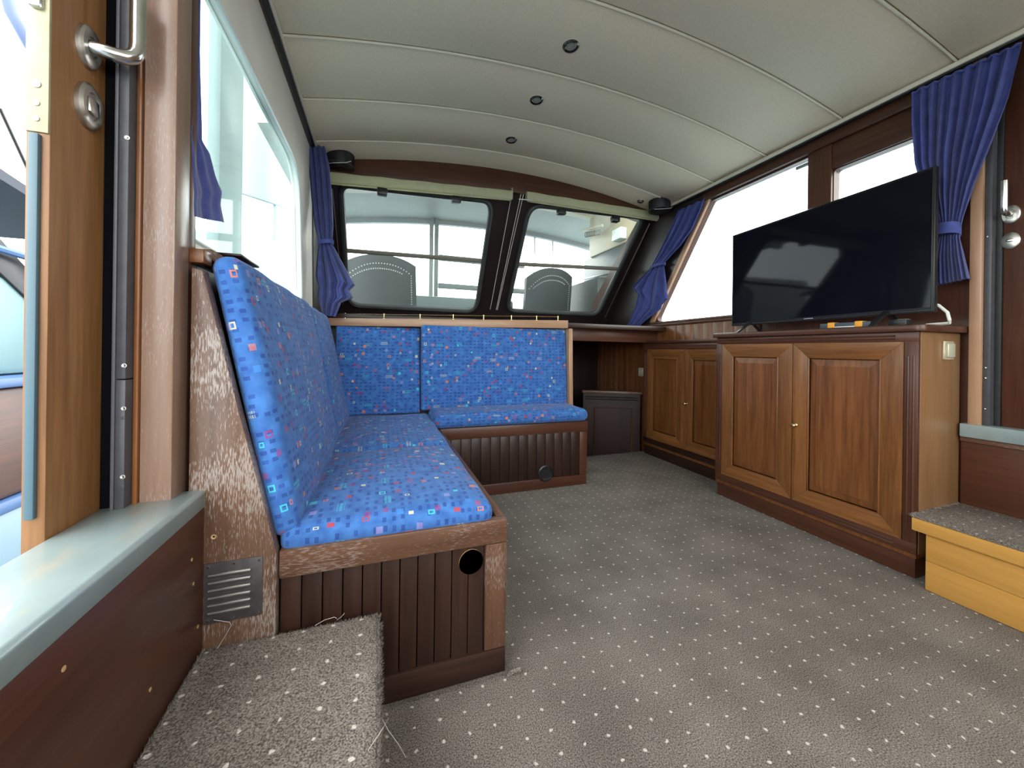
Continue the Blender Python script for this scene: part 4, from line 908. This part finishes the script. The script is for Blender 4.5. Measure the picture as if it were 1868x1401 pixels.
# left front
Y = 2.44
c3 = curtain('window_curtain', 'blue tied curtain at the left front corner of the windscreen',
    rowY(Y, (561, 262, 592, 268, .5), (563, 300, 601, 305, .8), (567, 360, 606, 362, .9), (573, 410, 608, 412, .7), (580, 438, 606, 440, .4), (581, 446, 607, 447, .4), (577, 470, 622, 475, 1.0), (574, 503, 647, 520, 1.2), (580, 523, 637, 530, .9), (577, 540, 644, 543, 1.0), (582, 556, 622, 552, .8), (586, 574, 612, 578, .5)),
    (0, -1, 0), 4, .020, (at(578, 441, 'Y', Y - .01), at(609, 443, 'Y', Y - .01), .024, .028))
# left near
X = -.380
curtain('window_curtain', 'short blue curtain end beside the weathered door post',
    [(Vector((X, .9865, z)), Vector((X, .9965, z)), .3) for z in (2.03, 1.75, 1.50)] + rowX(X, (338, 236, 368, 258, .5), (338, 280, 382, 280, .7), (338, 320, 394, 320, .7), (338, 352, 407, 350, .7), (338, 372, 404, 374, .7), (338, 392, 410, 406, .7)),
    (1, 0, 0), 2, .008)

# ---------------------------------------------------------------- left sliding door (slid open)
sd = thing('sliding_door', (-.545, .97, .56), 'teak sliding door edge with steel lever and brass lock plate, standing open on the left', 'door')
DX, DY = -.472, .763
mesh_obj('stile', MB().box(DX - .027, DX, DY, DY + .34, .46, 2.05, bev=.002), wood('teak', 'Z'), sd)
mesh_obj('edge_seal', MB().box(DX - .0205, DX - .009, DY - .007, DY + .002, .60, 1.173, bev=.002), plain('blue_grey_seal', (.055, .105, .135), .5), sd)
mesh_obj('lock_plate', MB().box(DX - .0265, DX - .0005, DY - .003, DY + .002, 1.176, 1.75, bev=.001), PALEBRASS, sd)
for z, r in ((1.246, .0055), (1.218, .0042), (1.195, .0042)):
    s_ = mesh_obj('screw', MB().lathe((DX - .0135, DY - .003, z), (0, -1, 0), [(r, 0), (r*.9, .0015), (r*.4, .0012), (0, .0004)], 14), BRUSHED, sd)
mesh_obj('latch_bolt', MB().box(DX - .021, DX - .006, DY - .012, DY, 1.357, 1.39, bev=.004), STEEL, sd)
hc_ = at(157, 85, 'X', DX); hl = at(157, 193, 'X', DX)
lever(sd, hc_, (1, 0, 0), 1, (0, 1, 0), (BRUSHED, STEEL))
lk = mesh_obj('lock_rose', MB().lathe(hl, (1, 0, 0), [(.027, 0), (.027, .006), (.023, .010), (.0165, .010), (.0155, .006), (0, .006)], 30, 1.4, (0, 0, 1)), BRUSHED, sd)
mesh_obj('thumb_turn', MB().box(hl.x + .006, hl.x + .012, hl.y - .012, hl.y + .012, hl.z - .013, hl.z + .012, bev=.003), STEEL, lk)

# ---------------------------------------------------------------- outside
wtr = mesh_obj('water', MB().box(-60, 60, -40, 90, -1.25, -1.2), plain('harbour_water', (.18, .24, .27), .12, noise=.2, nscale=2, bump=.3)); tag(wtr, 'grey-green harbour water outside', 'water', kind='stuff')
# own side deck
tag(mesh_obj('side_deck', MB().box(-.95, -.505, -1.3, 4.5, .12, .20, bev=.01), plain('deck_blue_white', (.20, .28, .33), .4)), 'pale blue side deck outside the left door', None, kind='structure')
tag(mesh_obj('glare_stile', MB().box(-.56, -.52, 1.53, 1.755, .5, 2.1, bev=.01), plain('glare_pale_stile', (.105, .15, .145), .4)), 'added pale upright standing in for the glare-whitened far stile of the sliding door', 'post')  # added in place of the far door stile, glare put into its colour
# neighbouring boat: mahogany hull with blue stripes, white coamings, dark framed windows
nb = thing('moored_boat', (-3.1, 4.0, -1.2), 'neighbouring boat with varnished hull and dark framed windows seen past the open door', 'boat')
mesh_obj('hull', MB().box(-4.2, -2.75, 2.2, 5.6, -.36, .52, bev=.05), wood('red', 'Y'), nb)
mesh_obj('rubbing_strake', MB().box(-4.25, -2.70, 2.1, 5.7, .52, .60, bev=.02), plain('blue_stripe', (.05, .11, .25), .4), nb)
mesh_obj('boot_top', MB().box(-4.24, -2.72, 2.1, 5.7, -.46, -.36, bev=.02), plain('blue_stripe', (.05, .11, .25), .4), nb)
mesh_obj('lower_hull', MB().box(-4.22, -2.74, 2.1, 5.7, -1.2, -.46, bev=.02), plain('pale_blue_hull', (.17, .25, .31), .35), nb)
mesh_obj('cabin', MB().box(-4.0, -2.9, 2.6, 5.4, .60, 1.45, bev=.06), plain('pale_teal_cabin', (.16, .26, .27), .35), nb)
mesh_obj('window_frame', MB().prism([(-2.88, 3.6, 1.85), (-2.88, 4.45, 1.25), (-2.88, 4.62, .86), (-2.88, 4.75, .86), (-2.88, 4.62, 1.38), (-2.88, 3.75, 2.05)], (-.06, 0, 0), bev=.01), BLACK, nb)
mesh_obj('bimini', MB().prism([(-2.85, 3.3, 2.40), (-2.85, 5.4, 2.02), (-2.85, 5.4, 1.96), (-2.85, 3.3, 2.30)], (-1.1, 0, 0)), plain('dark_canvas', (.045, .05, .065), .8), nb)
mesh_obj('stay', MB().tube([(-2.9, 4.2, 2.75), (-2.9, 4.62, 2.15)], .012, 6), BLACK, nb)
mesh_obj('grab_rail', MB().tube([(-2.8, 3.6, 1.62), (-2.8, 5.3, 1.55)], .03, 8), plain('blue_stripe', (.05, .11, .25), .4), nb)
mesh_obj('arch_tube', MB().tube([(-2.8, 4.0, 3.9), (-2.8, 4.15, 3.5), (-2.8, 4.4, 3.3), (-2.8, 4.9, 3.18)], .05, 10), plain('blue_grey_tube', (.16, .20, .34), .3), nb)
# second boat, white, beyond the left window
nb2 = thing('white_boat', (-3.2, 8.5, -1.2), 'white superstructure of a boat beyond the hazy side window', 'boat')
mesh_obj('superstructure', MB().prism([(-2.0, 5.85, -1.19), (-2.0, 12.5, -1.19), (-2.0, 12.5, 3.90), (-2.0, 5.85, 2.362)], (-1.6, 0, 0), bev=.03), plain('white_hull_side', (.20, .225, .21), .35, noise=.05, nscale=2), nb2)
mesh_obj('awning', MB().prism([(-2.0, 5.85, 2.953), (-2.0, 12.5, 4.78), (-2.0, 12.5, 8.2), (-2.0, 5.85, 6.43)], (-.12, 0, 0), bev=.02), plain('pale_teal_awning', (.145, .185, .185), .5), nb2)
for y in (6.0, 8.8, 12.0): mesh_obj('awning_pole', MB().tube([(-2.06, y, 1.0 + .2313*y - .1), (-2.06, y, 1.55 + .2747*y)], .03, 8), plain('blue_grey_tube', (.16, .20, .34), .3), nb2)

# forward helm deck outside the windscreen
hm = thing('helm_shelter', (.95, 4.2, .9), 'pale roofed helm shelter outside the windscreen', 'shelter')
def zr(x, y): return 2.58 - .045*(x - 1.35)**2
def roof(x0, x1, y0, y1, dz, t):
    mb = MB(); nx = 16; vs_ = []; fs_ = []
    for i in range(nx+1):
        x = x0 + (x1-x0)*i/nx
        for (y, d) in ((y0, dz), (y1, dz), (y1, dz + t), (y0, dz + t)): vs_.append((x, y, zr(x, y) + d))
    for i in range(nx):
        for j in range(4): fs_.append((i*4+j, (i+1)*4+j, (i+1)*4+(j+1) % 4, i*4+(j+1) % 4))
    fs_ += [(0, 1, 2, 3), tuple(nx*4 + j for j in (3, 2, 1, 0))]
    return mb.add(vs_, fs_)
mesh_obj('roof', roof(-.8, 3.0, 2.95, 5.0, 0, .06), plain('shelter_grey', (.34, .335, .30), .5, noise=.06, nscale=3), hm)
mesh_obj('roof_rib', roof(-.8, 3.0, 3.95, 4.05, -.05, .05), CREAM, hm)
mesh_obj('front_header', roof(-.8, 3.0, 4.94, 5.0, -.06, .06), plain('pale_header', (.24, .25, .25), .4), hm)
for x in (.58, .645):
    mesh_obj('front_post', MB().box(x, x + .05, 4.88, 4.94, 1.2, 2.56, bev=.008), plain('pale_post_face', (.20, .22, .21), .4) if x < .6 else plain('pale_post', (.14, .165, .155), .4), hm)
for z0, z1 in ((2.02, 2.10), (1.66, 1.73)): mesh_obj('front_bar', MB().box(.70, 1.9, 4.90, 4.93, z0, z1, bev=.01), plain('pale_post', (.14, .165, .155), .4), hm)
mesh_obj('dash', MB().box(-.6, 1.6, 4.5, 4.98, 1.15, 1.50, bev=.03), plain('dash_teal', (.14, .19, .19), .4, noise=.05), hm)
mesh_obj('helm_deck', MB().box(-.8, 3.0, 3.62, 5.0, .30, .36, bev=.01), plain('deck_grey', (.30, .32, .32), .6), hm)
sw = mesh_obj('side_wall', MB().box(2.42, 2.47, 3.0, 4.05, 2.02, 2.56, bev=.01), CREAM, hm)
mesh_obj('side_window_band', MB().box(2.44, 2.47, 3.0, 4.2, 1.70, 2.02, bev=.005), plain('smoked_panel', (.085, .10, .10), .3, noise=.1), hm)
mesh_obj('side_locker', MB().box(2.27, 2.45, 3.62, 4.6, .36, 1.70, bev=.02), plain('locker_grey', (.030, .038, .038), .5, noise=.1), hm)
mesh_obj('rail_tube', MB().tube([(2.38, 3.1, 1.70), (2.36, 4.1, 1.76)], .012, 8), STEEL, hm)
mesh_obj('wall_lamp', MB().box(2.34, 2.42, 3.30, 3.46, 2.05, 2.17, bev=.01), plain('pale_lamp', (.72, .80, .76), .3), hm)
cd = [(2.30 + .018*math.cos(a*2*math.pi/8), 3.62 + .32*a/72, 2.20 + .03*math.sin(a*2*math.pi/8) + .06*a/72) for a in range(73)]
mesh_obj('coiled_lead', MB().tube(cd, .006, 5), plain('grey_lead', (.16, .16, .15), .5), hm)
mesh_obj('grab_bar', MB().tube([(2.30, 3.58, 2.26), (2.30, 4.0, 2.33)], .016, 8), CREAM, hm)
for x, y, dx in ((1.62, 4.96, .05), (2.05, 4.96, .02), (2.38, 4.96, -.03)):
    mesh_obj('canopy_pole', MB().tube([(x + dx, y, 2.5), (x, y, 1.4)], .014, 6), STEEL, hm)
def perforated():
    m, nt, N, L, b = newmat('perforated_vinyl')
    b.inputs['Base Color'].default_value = (.075, .085, .085, 1); b.inputs['Roughness'].default_value = .5
    n = N.new('ShaderNodeTexNoise'); n.inputs['Scale'].default_value = 60; bp = N.new('ShaderNodeBump'); bp.inputs['Strength'].default_value = .3; L.new(n.outputs['Fac'], bp.inputs['Height']); L.new(bp.outputs['Normal'], b.inputs['Normal'])
    r = N.new('ShaderNodeValToRGB'); r.color_ramp.elements[0].color = (.010, .012, .012, 1); r.color_ramp.elements[1].color = (.034, .040, .039, 1); L.new(n.outputs['Fac'], r.inputs['Fac']); L.new(r.outputs['Color'], b.inputs['Base Color'])
    return m
PERF = perforated(); STITCH = plain('pale_stitching', (.40, .42, .40), .6)
def helm_chair(label, x0, x1, ztop, y, lean):
    t = thing('helm_chair', ((x0+x1)/2, y, .36), label, 'chair', 'helm chairs outside the windscreen')
    def back(u, v):
        x = x0 + (x1-x0)*u; top = ztop - .10*abs(2*u - 1.1)**2.4
        z = .95 + (top - .95)*v; return (x + lean*v, y + .06*(2*u-1)**2 - .10*v, z)
    mb = MB().grid(back, 20, 20); nb_ = len(mb.v)
    mb.add([(p[0], p[1] + .07, p[2]) for p in mb.v[:nb_]], [])
    mb.f += [tuple(i + nb_ for i in f[::-1]) for f in mb.f[:400]]
    rim = [j*1 for j in range(21)] + [i*21 + 20 for i in range(1, 21)] + [20*21 + j for j in range(19, -1, -1)] + [i*21 for i in range(19, 0, -1)]
    for a, b in zip(rim, rim[1:] + rim[:1]): mb.f.append((a, b, b + nb_, a + nb_))
    mesh_obj('backrest', mb, PERF, t)
    mesh_obj('seat', MB().box(x0 + .02, x1 - .02, y - .02, y + .48, .84, .95, bev=.03), PERF, t)
    mesh_obj('pedestal', MB().lathe(((x0+x1)/2, y + .22, .36), (0, 0, 1), [(.16, 0), (.15, .02), (.04, .04), (.04, .46), (.12, .48)], 20), STEEL, t)
    st = MB()
    for v, a, b in ((.90, .06, .90), (.84, .14, .80)):
        for k in range(24):
            u = a + (b - a)*k/23; p = Vector(back(u, v - .10*abs(2*u - 1.1)**2.4)); st.box(p.x - .0055, p.x + .0055, p.y - .006, p.y + .002, p.z - .0055, p.z + .0055)
    for k in range(18):
        p = Vector(back(.93, .84 - .03*k)); st.box(p.x - .004, p.x + .004, p.y - .006, p.y + .002, p.z - .006, p.z + .006)
    o = mesh_obj('stitched_seams', st, STITCH, t, smooth=False); o['kind'] = 'stuff'
helm_chair('black helm chair back seen through the left windscreen window', -.36, .37, 1.80, 4.05, -.03)
helm_chair('black helm chair back seen through the right windscreen window', 1.58, 2.17, 1.83, 4.05, 0)
